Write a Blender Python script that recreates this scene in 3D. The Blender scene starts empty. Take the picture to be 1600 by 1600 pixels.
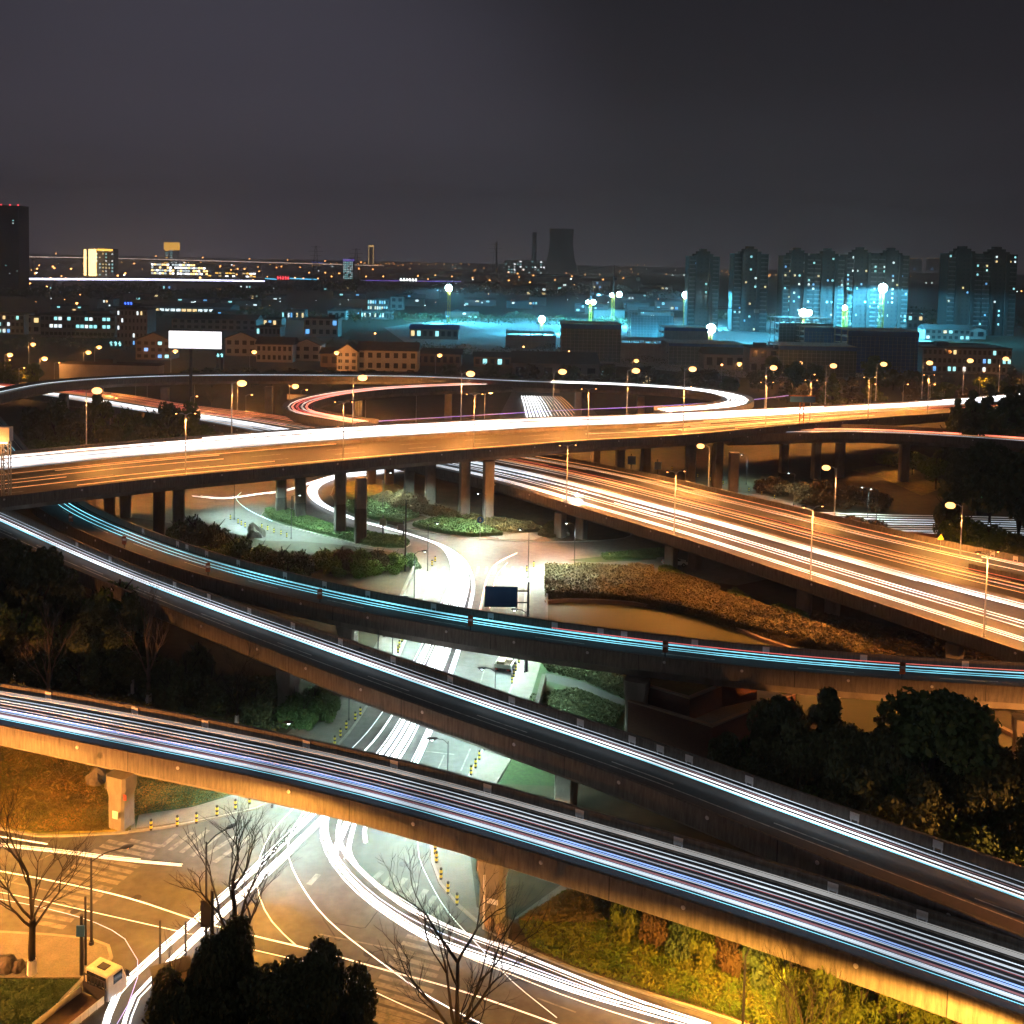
import bpy, bmesh, math, random
from mathutils import Vector, Matrix, Euler
random.seed(7)
R = math.radians
sc = bpy.context.scene
C = bpy.data.collections.new('Scene'); sc.collection.children.link(C)

# ------------------------------------------------------------------ camera, world, exposure
CAM_H = 52.0
F = 1600.0                       # focal length in pixels of the 1600 px photograph
PITCH, ROLL = 3.4, 1.2           # degrees: looking slightly down, slightly rolled
PPX, PPY = 800.0, 503.0
cam = bpy.data.cameras.new('camera'); camo = bpy.data.objects.new('camera', cam); C.objects.link(camo)
cam.sensor_width = 36; cam.lens = 36; cam.sensor_fit = 'HORIZONTAL'
cam.shift_x = 0; cam.shift_y = (PPY - 800) / 1600
cam.clip_start = 0.5; cam.clip_end = 40000
MR = Matrix.Rotation(R(90 - PITCH), 3, 'X') @ Matrix.Rotation(R(ROLL), 3, 'Z')
camo.matrix_world = Matrix.Translation((0, 0, CAM_H)) @ MR.to_4x4()
sc.camera = camo
sc.view_settings.view_transform = 'Standard'; sc.view_settings.look = 'None'
sc.view_settings.exposure = 0.15; sc.view_settings.gamma = 1
sc.render.engine = 'CYCLES'
cy = sc.cycles
cy.use_denoising = True
try: cy.denoiser = 'OPENIMAGEDENOISE'
except Exception: pass
cy.max_bounces = 5; cy.diffuse_bounces = 2; cy.glossy_bounces = 2; cy.transmission_bounces = 4; cy.volume_bounces = 0
cy.transparent_max_bounces = 6
cy.sample_clamp_indirect = 3; cy.sample_clamp_direct = 0
cy.use_light_tree = True; cy.caustics_reflective = False; cy.caustics_refractive = False
try: cy.volume_step_rate = 4
except Exception: pass

w = bpy.data.worlds.new('World'); sc.world = w; w.use_nodes = True
nt = w.node_tree; nt.nodes.clear()
N = nt.nodes.new; LK = nt.links.new
out = N('ShaderNodeOutputWorld'); bg = N('ShaderNodeBackground'); LK(bg.outputs[0], out.inputs[0])
tc = N('ShaderNodeTexCoord'); sep = N('ShaderNodeSeparateXYZ'); LK(tc.outputs['Generated'], sep.inputs[0])
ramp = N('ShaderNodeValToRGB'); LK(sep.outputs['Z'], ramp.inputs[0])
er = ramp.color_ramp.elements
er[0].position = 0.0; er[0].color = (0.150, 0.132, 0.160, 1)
er[1].position = 1.0; er[1].color = (0.052, 0.047, 0.044, 1)  # zenith set brighter than the sky in view, added to lift the shadows
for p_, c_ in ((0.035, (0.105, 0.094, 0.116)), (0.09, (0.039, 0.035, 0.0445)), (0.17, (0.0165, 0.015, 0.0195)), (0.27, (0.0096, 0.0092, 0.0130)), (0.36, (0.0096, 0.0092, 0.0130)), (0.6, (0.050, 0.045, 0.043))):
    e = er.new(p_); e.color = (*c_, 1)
# light pollution of the bright district to the left
dv = N('ShaderNodeVectorMath'); dv.operation = 'DOT_PRODUCT'; LK(tc.outputs['Generated'], dv.inputs[0])
_d = Vector((-450, 1600, 40)).normalized(); dv.inputs[1].default_value = _d
mr = N('ShaderNodeMapRange'); mr.inputs[1].default_value = 0.90; mr.inputs[2].default_value = 1.0; mr.interpolation_type = 'SMOOTHERSTEP'
LK(dv.outputs['Value'], mr.inputs[0])
mx = N('ShaderNodeMix'); mx.data_type = 'RGBA'; mx.blend_type = 'ADD'; mx.inputs[0].default_value = 1
sc_ = N('ShaderNodeMix'); sc_.data_type = 'RGBA'; sc_.inputs[6].default_value = (0, 0, 0, 1); sc_.inputs[7].default_value = (0.046, 0.043, 0.060, 1)
LK(mr.outputs[0], sc_.inputs[0]); LK(ramp.outputs[0], mx.inputs[6]); LK(sc_.outputs[2], mx.inputs[7])
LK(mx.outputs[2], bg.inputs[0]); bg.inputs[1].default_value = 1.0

# ------------------------------------------------------------------ helpers
CAMP = Vector((0, 0, CAM_H))
MRI = MR.transposed()
def ray(px, py):
    return MR @ Vector(((px - PPX) / F, (PPY - py) / F, -1))
def P(px, py, z=0.0):
    d = ray(px, py); t = (z - CAM_H) / d.z
    return CAMP + d * t
def PD(px, py, dist):
    d = ray(px, py); return CAMP + d * (dist / d.y)
def proj(p):
    q = MRI @ (Vector(p) - CAMP)
    return PPX + F * q.x / -q.z, PPY - F * q.y / -q.z, -q.z
def hz(px):                       # horizon row at a column
    return 408 + (px - 800) * math.tan(R(ROLL))

class MB:
    def __init__(s): s.v = []; s.f = []; s.m = []
    def add(s, vs, fs, mi=0):
        o = len(s.v); s.v += [tuple(v) for v in vs]
        s.f += [tuple(o + i for i in f) for f in fs]; s.m += [mi] * len(fs)
        return s
    def box(s, c, d, rz=0, mi=0, taper=1.0):
        x, y, z = (k / 2 for k in d); M = Matrix.Rotation(rz, 3, 'Z'); c = Vector(c); vs = []
        for sz in (-1, 1):
            t = taper if sz > 0 else 1
            for sx, sy in ((-1, -1), (1, -1), (1, 1), (-1, 1)):
                vs.append(c + M @ Vector((sx * x * t, sy * y * t, sz * z)))
        return s.add(vs, [(3, 2, 1, 0), (4, 5, 6, 7), (0, 1, 5, 4), (1, 2, 6, 5), (2, 3, 7, 6), (3, 0, 4, 7)], mi)
    def tube(s, a, b, r0, r1=None, n=6, mi=0, cap=True):
        a = Vector(a); b = Vector(b); r1 = r0 if r1 is None else r1
        d = (b - a)
        if d.length < 1e-6: return s
        d.normalize(); u = d.orthogonal().normalized(); v = d.cross(u); vs = []
        for p, r in ((a, r0), (b, r1)):
            for k in range(n):
                t = 2 * math.pi * k / n; vs.append(p + u * (r * math.cos(t)) + v * (r * math.sin(t)))
        fs = [(k, (k + 1) % n, n + (k + 1) % n, n + k) for k in range(n)]
        if cap: fs += [tuple(range(n - 1, -1, -1)), tuple(range(n, 2 * n))]
        return s.add(vs, fs, mi)
    def path(s, pts, r, n=5, mi=0, rs=None):
        pts = [Vector(p) for p in pts]; vs = []; m = len(pts)
        for i, p in enumerate(pts):
            d = (pts[min(i + 1, m - 1)] - pts[max(i - 1, 0)]).normalized()
            h = Vector((d.y, -d.x, 0)); h = h.normalized() if h.length > 1e-4 else Vector((1, 0, 0)); k_ = h.cross(d)
            rr = rs[i] if rs else r
            for k in range(n):
                t = 2 * math.pi * k / n; vs.append(p + h * (rr * math.cos(t)) + k_ * (rr * math.sin(t)))
        fs = []
        for i in range(m - 1):
            for k in range(n): fs.append((i * n + k, i * n + (k + 1) % n, (i + 1) * n + (k + 1) % n, (i + 1) * n + k))
        fs += [tuple(range(n - 1, -1, -1)), tuple((m - 1) * n + k for k in range(n))]
        return s.add(vs, fs, mi)
    def prism(s, poly, z0, z1, mi=0):
        n = len(poly); a = sum(poly[i][0] * poly[(i + 1) % n][1] - poly[(i + 1) % n][0] * poly[i][1] for i in range(n))
        if a < 0: poly = list(poly)[::-1]
        vs = [(p[0], p[1], z0) for p in poly] + [(p[0], p[1], z1) for p in poly]
        fs = [tuple(range(n - 1, -1, -1)), tuple(range(n, 2 * n))] + [(k, (k + 1) % n, n + (k + 1) % n, n + k) for k in range(n)]
        return s.add(vs, fs, mi)
    def ball(s, c, r, n=8, mi=0, sq=(1, 1, 1)):
        vs = []; c = Vector(c)
        for i in range(n // 2 + 1):
            a = math.pi * i / (n // 2)
            for k in range(n):
                t = 2 * math.pi * k / n
                vs.append(c + Vector((r * sq[0] * math.sin(a) * math.cos(t), r * sq[1] * math.sin(a) * math.sin(t), r * sq[2] * math.cos(a))))
        fs = []
        for i in range(n // 2):
            for k in range(n):
                a, b, c2, d = i * n + k, i * n + (k + 1) % n, (i + 1) * n + (k + 1) % n, (i + 1) * n + k
                if i == 0: fs.append((a, c2, d)[::-1])
                elif i == n // 2 - 1: fs.append((a, b, d)[::-1])
                else: fs.append((a, b, c2, d)[::-1])
        return s.add(vs, fs, mi)
    def build(s, name, mat, parent=None, loc=None, smooth=False, local=True):
        """parent given and local=False: vertices are world coordinates, parent is an unrotated Empty"""
        me = bpy.data.meshes.new(name)
        vs = s.v
        if parent is not None and not local:
            L = parent.location; vs = [(v[0] - L.x, v[1] - L.y, v[2] - L.z) for v in vs]
        elif parent is None and loc is not None and not local:
            vs = [(v[0] - loc[0], v[1] - loc[1], v[2] - loc[2]) for v in vs]
        me.from_pydata(vs, [], s.f)
        mats = mat if isinstance(mat, (list, tuple)) else [mat]
        for m_ in mats: me.materials.append(m_)
        if len(mats) > 1: me.polygons.foreach_set('material_index', s.m)
        if smooth: me.polygons.foreach_set('use_smooth', [True] * len(me.polygons))
        me.update()
        o = bpy.data.objects.new(name, me); C.objects.link(o)
        if parent is not None: o.parent = parent
        elif loc is not None: o.location = loc
        return o

def tag(o, label, cat, group=None):
    o['label'] = label; o['category'] = cat
    if group: o['group'] = group
    return o
def empty(name, loc, label, cat, group=None, rz=0):
    o = bpy.data.objects.new(name, None); C.objects.link(o); o.location = loc; o.rotation_euler = (0, 0, rz)
    o.empty_display_size = 0.5
    return tag(o, label, cat, group)
def struct(o): o['kind'] = 'structure'; return o
def kids(o): return list(o.children)
_kids = {}
def dup(o, loc=None, rz=None, label=None, scale=None, parent=None, group=None):
    c = o.copy(); C.objects.link(c)
    if parent is not None: c.parent = parent
    if loc is not None: c.location = loc
    if rz is not None: c.rotation_euler = (0, 0, rz)
    if scale is not None: c.scale = scale if not isinstance(scale, (int, float)) else (scale,) * 3
    if label: c['label'] = label
    if group: c['group'] = group
    if o.name not in _kids: _kids[o.name] = list(o.children)
    for ch in _kids[o.name]: dup(ch, parent=c)
    return c
ORD = ['leftmost', 'second', 'third', 'fourth', 'fifth', 'sixth', 'seventh', 'eighth', 'ninth', 'tenth', 'eleventh', 'twelfth', 'thirteenth', 'fourteenth', 'fifteenth', 'sixteenth', 'seventeenth', 'eighteenth', 'nineteenth', 'twentieth']
for _t, _u in (('twenty', 'twentieth'), ('thirty', 'thirtieth'), ('forty', 'fortieth')):
    if _t != 'twenty': ORD.append(_u)
    ORD += [_t + ' ' + q for q in ('first', 'second', 'third', 'fourth', 'fifth', 'sixth', 'seventh', 'eighth', 'ninth')]
def nth(i, n=99):
    if i == 0: return 'leftmost'
    if i == n - 1: return 'rightmost'
    if i <= n / 2: return ORD[i] + ' from the left'
    return ORD[n - 1 - i] + ' from the right'

# ------------------------------------------------------------------ materials
MATS = {}
def mat(name, col, col2=None, rough=0.8, scale=1.0, bump=0.0, stretch=(1, 1, 1), spec=0.3, metal=0.0, detail=6, contrast=(0.35, 0.65), trans=0, coord='Object', fine=0.0):
    m = bpy.data.materials.new(name); m.use_nodes = True; nt = m.node_tree; b = nt.nodes['Principled BSDF']
    b.inputs['Roughness'].default_value = rough; b.inputs['Metallic'].default_value = metal
    b.inputs['Specular IOR Level'].default_value = spec
    b.inputs['Base Color'].default_value = (*col, 1)
    if col2 is not None:
        tc = nt.nodes.new('ShaderNodeTexCoord'); mp = nt.nodes.new('ShaderNodeMapping'); nz = nt.nodes.new('ShaderNodeTexNoise')
        mp.inputs['Scale'].default_value = stretch
        nz.inputs['Scale'].default_value = scale; nz.inputs['Detail'].default_value = detail; nz.inputs['Roughness'].default_value = 0.65
        rp = nt.nodes.new('ShaderNodeMapRange'); rp.inputs[1].default_value = contrast[0]; rp.inputs[2].default_value = contrast[1]
        mi = nt.nodes.new('ShaderNodeMix'); mi.data_type = 'RGBA'; mi.inputs[6].default_value = (*col, 1); mi.inputs[7].default_value = (*col2, 1)
        L = nt.links.new
        L(tc.outputs[coord], mp.inputs[0]); L(mp.outputs[0], nz.inputs[0]); L(nz.outputs[0], rp.inputs[0]); L(rp.outputs[0], mi.inputs[0])
        src = mi.outputs[2]
        if fine > 0:
            n2 = nt.nodes.new('ShaderNodeTexNoise'); n2.inputs['Scale'].default_value = scale * 9; n2.inputs['Detail'].default_value = 3
            L(tc.outputs[coord], n2.inputs[0])
            r2 = nt.nodes.new('ShaderNodeMapRange'); r2.inputs[1].default_value = 0.3; r2.inputs[2].default_value = 0.7; r2.inputs[3].default_value = 1 - fine; r2.inputs[4].default_value = 1 + fine
            L(n2.outputs[0], r2.inputs[0])
            vm = nt.nodes.new('ShaderNodeVectorMath'); vm.operation = 'SCALE'; L(src, vm.inputs[0]); L(r2.outputs[0], vm.inputs['Scale']); src = vm.outputs[0]
        L(src, b.inputs['Base Color'])
        if bump:
            bp = nt.nodes.new('ShaderNodeBump'); bp.inputs['Strength'].default_value = bump; bp.inputs['Distance'].default_value = 0.2
            L(nz.outputs[0], bp.inputs['Height']); L(bp.outputs[0], b.inputs['Normal'])
    MATS[name] = m; return m
def emis(name, col, s, base=(0.8, 0.8, 0.8)):
    m = bpy.data.materials.new(name); m.use_nodes = True; b = m.node_tree.nodes['Principled BSDF']
    b.inputs['Base Color'].default_value = (*base, 1); b.inputs['Roughness'].default_value = 0.5
    b.inputs['Emission Color'].default_value = (*col, 1); b.inputs['Emission Strength'].default_value = s
    if name.startswith('trail'):
        nt = m.node_tree; tc = nt.nodes.new('ShaderNodeTexCoord'); nz = nt.nodes.new('ShaderNodeTexNoise'); nz.inputs['Scale'].default_value = .09; nz.inputs['Detail'].default_value = 5
        rp = nt.nodes.new('ShaderNodeMapRange'); rp.inputs[1].default_value = .35; rp.inputs[2].default_value = .65; rp.inputs[3].default_value = s * .5; rp.inputs[4].default_value = s * 1.35
        nt.links.new(tc.outputs['Object'], nz.inputs[0]); nt.links.new(nz.outputs[0], rp.inputs[0]); nt.links.new(rp.outputs[0], b.inputs['Emission Strength'])
    MATS[name] = m; return m
M_ = MATS
mat('concrete', (0.20, 0.182, 0.16), (0.088, 0.077, 0.066), scale=4.2, stretch=(1, 1, 0.13), bump=0.25, rough=0.85, contrast=(0.36, 0.70), fine=0.15)
mat('concrete_pier', (0.27, 0.245, 0.215), (0.16, 0.14, 0.12), scale=0.5, stretch=(1, 1, 0.5), bump=0.15, rough=0.85)
mat('concrete_wet', (0.05, 0.047, 0.04), (0.10, 0.09, 0.075), scale=1.2, stretch=(1, 1, 0.3), bump=0.3)
mat('asphalt_deck', (0.050, 0.050, 0.053), (0.068, 0.067, 0.068), scale=0.35, rough=0.72, fine=0.12)
mat('asphalt_main', (0.105, 0.098, 0.088), (0.075, 0.070, 0.066), scale=0.25, rough=0.6, fine=0.15)
mat('asphalt_street', (0.072, 0.070, 0.068), (0.13, 0.124, 0.118), scale=0.13, rough=0.6, fine=0.2, bump=0.05)
mat('paving', (0.20, 0.185, 0.165), (0.15, 0.14, 0.125), scale=0.8, rough=0.85, fine=0.15)
mat('kerb_stone', (0.34, 0.32, 0.29), (0.25, 0.24, 0.22), scale=1.5)
mat('ground_scrub', (0.040, 0.042, 0.022), (0.062, 0.050, 0.030), scale=0.06, rough=0.95, fine=0.3)
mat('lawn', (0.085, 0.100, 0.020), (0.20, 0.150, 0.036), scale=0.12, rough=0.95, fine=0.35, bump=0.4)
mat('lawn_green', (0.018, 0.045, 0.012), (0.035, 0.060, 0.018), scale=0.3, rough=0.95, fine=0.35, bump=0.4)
mat('soil', (0.10, 0.068, 0.038), (0.06, 0.045, 0.026), scale=0.35, rough=0.95, fine=0.25, bump=0.3)
mat('road_paint', (0.48, 0.46, 0.42), (0.22, 0.21, 0.19), scale=1.6, rough=0.6, contrast=(0.45, 0.62))
mat('road_paint_worn', (0.26, 0.245, 0.22), (0.13, 0.125, 0.115), scale=1.3, rough=0.6, contrast=(0.45, 0.62))
mat('steel_pole', (0.42, 0.42, 0.42), (0.30, 0.30, 0.30), scale=2, rough=0.45, spec=0.5)
mat('dark_metal', (0.03, 0.03, 0.035), rough=0.5)
mat('white_paint', (0.74, 0.72, 0.70), (0.60, 0.58, 0.56), scale=3, rough=0.6)
mat('plate_white', (0.80, 0.78, 0.78), (0.62, 0.6, 0.6), scale=4, rough=0.5)
mat('yellow_paint', (0.75, 0.55, 0.04), rough=0.55)
mat('black_paint', (0.02, 0.02, 0.02), rough=0.55)
mat('red_paint', (0.55, 0.05, 0.03), rough=0.55)
mat('rust_orange', (0.40, 0.13, 0.05), (0.25, 0.09, 0.04), scale=3)
mat('sign_blue', (0.03, 0.11, 0.28), rough=0.4)
mat('sign_blue_light', (0.03, 0.12, 0.45), rough=0.4)
mat('brick', (0.13, 0.055, 0.035), (0.09, 0.04, 0.028), scale=2.2, stretch=(1, 1, 4), rough=0.9, fine=0.2)
mat('coping', (0.30, 0.21, 0.15), (0.22, 0.16, 0.12), scale=1.5)
mat('water', (0.050, 0.055, 0.010), (0.06, 0.062, 0.012), scale=0.2, rough=0.6, spec=0.12, bump=0.03)
mat('bark', (0.030, 0.024, 0.018), (0.018, 0.015, 0.012), scale=3, stretch=(1, 1, 0.3), rough=0.95)
mat('bark_pale', (0.17, 0.12, 0.09), (0.11, 0.08, 0.06), scale=3, stretch=(1, 1, 0.3), rough=0.95)
mat('rock', (0.14, 0.12, 0.10), (0.07, 0.06, 0.05), scale=1.1, bump=0.5)
mat('wall_pale', (0.42, 0.40, 0.37), (0.34, 0.32, 0.30), scale=0.25)
mat('wall_grey', (0.22, 0.21, 0.20), (0.17, 0.165, 0.16), scale=0.25)
mat('wall_brown', (0.20, 0.14, 0.10), (0.14, 0.10, 0.08), scale=0.25)
mat('wall_tower', (0.055, 0.05, 0.048), (0.040, 0.038, 0.036), scale=0.1)
mat('roof_dark', (0.06, 0.055, 0.055), (0.04, 0.038, 0.038), scale=0.4)
mat('glass_dark', (0.02, 0.024, 0.03), rough=0.12, spec=0.6)
mat('net_blue', (0.02, 0.12, 0.42), (0.02, 0.08, 0.28), scale=0.4, stretch=(1, 1, 0.3))
mat('net_dark', (0.05, 0.09, 0.11), (0.09, 0.13, 0.14), scale=0.5, stretch=(1, 1, 0.2))
mat('slab_grey', (0.32, 0.33, 0.32), (0.22, 0.23, 0.23), scale=0.3)
mat('crane_yellow', (0.85, 0.55, 0.05), rough=0.5)
mat('truck_white', (0.62, 0.60, 0.56), (0.48, 0.46, 0.42), scale=2, rough=0.4, spec=0.5)
mat('truck_bed', (0.12, 0.075, 0.05), (0.07, 0.05, 0.035), scale=1.5, rough=0.7)
mat('rubber', (0.02, 0.02, 0.02), rough=0.8)
mat('car_white', (0.65, 0.66, 0.66), rough=0.25, spec=0.6)
def leafmat(name, a, b, scale=0.6):
    m = mat(name, a, b, scale=scale, rough=0.7, detail=3, contrast=(0.38, 0.62), spec=0.15)
    return m
leafmat('leaf_dark', (0.050, 0.070, 0.030), (0.085, 0.098, 0.042))
leafmat('leaf_green', (0.045, 0.090, 0.028), (0.080, 0.12, 0.038))
leafmat('leaf_yellow', (0.065, 0.115, 0.012), (0.12, 0.13, 0.016))
leafmat('leaf_brown', (0.095, 0.060, 0.025), (0.055, 0.048, 0.020))
leafmat('leaf_hedge', (0.150, 0.115, 0.045), (0.085, 0.070, 0.028), scale=0.35)
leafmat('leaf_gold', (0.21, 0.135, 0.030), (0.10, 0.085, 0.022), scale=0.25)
leafmat('leaf_lime', (0.12, 0.16, 0.02), (0.085, 0.12, 0.018))
SOD = (1.0, 0.36, 0.08); LED = (0.66, 1.0, 0.92); TEAL = (0.09, 0.64, 1.0)
emis('glow_sodium', (1.0, 0.44, 0.13), 3.4)
emis('glow_sodium_far', (1.0, 0.38, 0.10), 9)
emis('glow_led', (0.75, 0.95, 1.0), 10)
emis('glow_teal', (0.55, 0.95, 1.0), 60)
emis('glow_white_sign', (0.97, 0.97, 1.0), 1.6)
emis('win_cyan', (0.35, 0.95, 1.0), 1.3)
emis('win_white', (0.80, 0.95, 1.0), 1.5)
emis('win_warm', (1.0, 0.70, 0.30), 1.3)
emis('win_blue', (0.12, 0.45, 1.0), 1.3)
emis('gold_light', (1.0, 0.50, 0.07), 3.2)
emis('gold_bright', (1.0, 0.62, 0.22), 5.0)
emis('neon_red', (1.0, 0.06, 0.08), 3)
emis('neon_blue', (0.05, 0.15, 1.0), 3)
emis('neon_cyan', (0.1, 0.6, 1.0), 2)
emis('neon_white', (0.95, 0.97, 1.0), 6)
emis('neon_green', (0.1, 1.0, 0.4), 2.5)
emis('trail_white', (0.92, 0.95, 1.0), 1.8)
emis('trail_hot', (0.95, 0.97, 1.0), 3.2)
emis('trail_blue', (0.26, 0.46, 1.0), 1.1)
emis('trail_cyan', (0.22, 0.76, 0.95), 1.7)
emis('trail_soft', (0.72, 0.86, 1.0), 0.75)
emis('trail_dim', (0.60, 0.60, 0.58), 0.34)
emis('trail_warm', (1.0, 0.76, 0.62), 1.1)
emis('trail_orange', (1.0, 0.36, 0.10), 0.85)
emis('trail_red', (1.0, 0.07, 0.05), 0.75)
emis('trail_redhot', (1.0, 0.20, 0.12), 2.2)
emis('trail_darkred', (0.5, 0.03, 0.03), 0.35)
emis('trail_purple', (0.25, 0.14, 0.9), 0.8)
emis('trail_far', (0.62, 0.62, 1.0), 6)

# ------------------------------------------------------------------ curves and ribbons
def smooth(pts, step=2.0):
    pts = [Vector(p) for p in pts]
    if len(pts) < 3: 
        a, b = pts[0], pts[-1]; n = max(2, int((b - a).length / step)); return [a.lerp(b, i / n) for i in range(n + 1)]
    q = [pts[0] * 2 - pts[1]] + pts + [pts[-1] * 2 - pts[-2]]; out = []
    for i in range(1, len(q) - 2):
        p0, p1, p2, p3 = q[i - 1:i + 3]; n = max(1, int((p2 - p1).length / step))
        # centripetal Catmull-Rom
        t0 = 0; t1 = t0 + max((p1 - p0).length, 1e-3) ** 0.5; t2 = t1 + max((p2 - p1).length, 1e-3) ** 0.5; t3 = t2 + max((p3 - p2).length, 1e-3) ** 0.5
        for k in range(n):
            t = t1 + (t2 - t1) * k / n
            A1 = p0 * ((t1 - t) / (t1 - t0)) + p1 * ((t - t0) / (t1 - t0)); A2 = p1 * ((t2 - t) / (t2 - t1)) + p2 * ((t - t1) / (t2 - t1)); A3 = p2 * ((t3 - t) / (t3 - t2)) + p3 * ((t - t2) / (t3 - t2))
            B1 = A1 * ((t2 - t) / (t2 - t0)) + A2 * ((t - t0) / (t2 - t0)); B2 = A2 * ((t3 - t) / (t3 - t1)) + A3 * ((t - t1) / (t3 - t1))
            out.append(B1 * ((t2 - t) / (t2 - t1)) + B2 * ((t - t1) / (t2 - t1)))
    out.append(q[-2]); return out
def avg(a, k):
    n = len(a); return [sum(a[max(0, i - k):min(n, i + k + 1)], a[0] * 0) / (min(n, i + k + 1) - max(0, i - k)) for i in range(n)]
PAR = 0.95
class Rib:
    """near edge + far side; z = road level"""
    def __init__(s, near, width, z):
        n = len(near); s.n = n; s.p = [Vector((p.x, p.y)) for p in near]; s.w = width; s.z = z; s.nr = []
        for i in range(n):
            d = (s.p[min(i + 1, n - 1)] - s.p[max(i - 1, 0)]).normalized(); s.nr.append(Vector((-d.y, d.x)))
        s.s = [0]
        for i in range(1, n): s.s.append(s.s[-1] + (s.p[i] - s.p[i - 1]).length)
    def at(s, i, off, dz=0):
        q = s.p[i] + s.nr[i] * off; return Vector((q.x, q.y, s.z[i] + dz))
    def atx(s, px):               # index whose near edge shows at image column px
        return min(range(s.n), key=lambda i: abs(proj(s.at(i, 0, PAR))[0] - px))
    def line(s, a, b, dz, i0=0, i1=None):
        i1 = s.n - 1 if i1 is None else i1
        return [s.at(i, a + b * s.w[i], dz) for i in range(i0, i1 + 1)]
def rib_px(near, far, zf, ext=(60, 60), step=2.5, wk=6):
    Z = lambda px: (lambda t: t)(interp(zf, px))
    nw = [P(x, y, interp(zf, x)) for x, y in near]; fw = [P(x, y, interp(zf, x)) for x, y in far]
    def extend(w):
        a = (w[0] - w[1]).normalized(); b = (w[-1] - w[-2]).normalized(); a.z = b.z = 0
        return ([w[0] + a * ext[0]] if ext[0] else []) + w + ([w[-1] + b * ext[1]] if ext[1] else [])
    nw = smooth(extend(nw), step); fw = smooth(extend(fw), step)
    k = 3; nw = avg(nw, k)
    n = len(nw); ws = []
    for i in range(n):
        d = (nw[min(i + 1, n - 1)] - nw[max(i - 1, 0)]); d = Vector((d.x, d.y)).normalized(); nr = Vector((-d.y, d.x)); o = Vector((nw[i].x, nw[i].y)); best = None
        for j in range(len(fw) - 1):
            a = Vector((fw[j].x, fw[j].y)) - o; b = Vector((fw[j + 1].x, fw[j + 1].y)) - o
            sa, sb = a.dot(d), b.dot(d)
            if sa * sb <= 0 and sa != sb:
                t = sa / (sa - sb); q = a.lerp(b, t).dot(nr)
                if q > 0 and (best is None or q < best): best = q
        ws.append(best)
    idx = [i for i in range(n) if ws[i] is not None]
    for i in range(n):
        if ws[i] is None: j = min(idx, key=lambda q: abs(q - i)); ws[i] = ws[j]
    ws = avg(ws, wk)
    return Rib(nw, ws, avg([p.z - PAR for p in nw], 8))
def interp(t, x):
    if isinstance(t, (int, float)): return t
    if x <= t[0][0]: return t[0][1]
    for (a, b), (c, d) in zip(t, t[1:]):
        if x <= c: return b + (d - b) * (x - a) / (c - a)
    return t[-1][1]
def rib_center(pts, width, z, step=3.0, ext=(0, 0)):
    """pts: pixel centre line with height per point (or one height)"""
    w_ = [P(p[0], p[1], p[2] if len(p) > 2 else z) for p in pts]
    a = (w_[0] - w_[1]).normalized(); b = (w_[-1] - w_[-2]).normalized()
    if ext[0]: w_ = [w_[0] + a * ext[0]] + w_
    if ext[1]: w_ = w_ + [w_[-1] + b * ext[1]]
    w_ = avg(smooth(w_, step), 2); n = len(w_); near = []
    for i in range(n):
        d = (w_[min(i + 1, n - 1)] - w_[max(i - 1, 0)]); d = Vector((d.x, d.y)).normalized(); nr = Vector((-d.y, d.x))
        near.append(Vector((w_[i].x - nr.x * width / 2, w_[i].y - nr.y * width / 2, w_[i].z)))
    return Rib(near, [width] * n, avg([p.z for p in w_], 6))
def extrude(mb, rib, prof, i0=0, i1=None, closed=True, mi=0):
    """prof: (a, b, dz): offset a + b*w from the near edge"""
    i1 = rib.n - 1 if i1 is None else i1; m = len(prof); vs = []
    for i in range(i0, i1 + 1):
        for a, b, dz in prof: vs.append(rib.at(i, a + b * rib.w[i], dz))
    fs = []; k_ = i1 - i0
    for i in range(k_):
        for k in range(m if closed else m - 1):
            fs.append((i * m + k, (i + 1) * m + k, (i + 1) * m + (k + 1) % m, i * m + (k + 1) % m)[::-1])
    if closed: fs += [tuple(range(m)), tuple(k_ * m + k for k in range(m - 1, -1, -1))]
    return mb.add(vs, fs, mi)
def dashes(mb, rib, off, width=0.15, on=6, gap=9, dz=0.008, i0=0, i1=None, solid=False):
    i1 = rib.n - 1 if i1 is None else i1; a, b = off
    s = rib.s[i0]
    def pt(s_, o):
        for i in range(i0, i1):
            if rib.s[i + 1] >= s_:
                t = (s_ - rib.s[i]) / max(rib.s[i + 1] - rib.s[i], 1e-6)
                return rib.at(i, a + b * rib.w[i] + o, dz).lerp(rib.at(i + 1, a + b * rib.w[i + 1] + o, dz), t)
        return rib.at(i1, a + b * rib.w[i1] + o, dz)
    if solid:
        extrude(mb, rib, [(a - width / 2, b, dz), (a + width / 2, b, dz)], i0, i1, closed=False); return
    while s < rib.s[i1] - on:
        k = max(1, int(on / 2)); vs = []
        for j in range(k + 1): vs += [pt(s + on * j / k, -width / 2), pt(s + on * j / k, width / 2)]
        mb.add(vs, [(2 * j, 2 * j + 2, 2 * j + 3, 2 * j + 1) for j in range(k)]); s += on + gap

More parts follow.
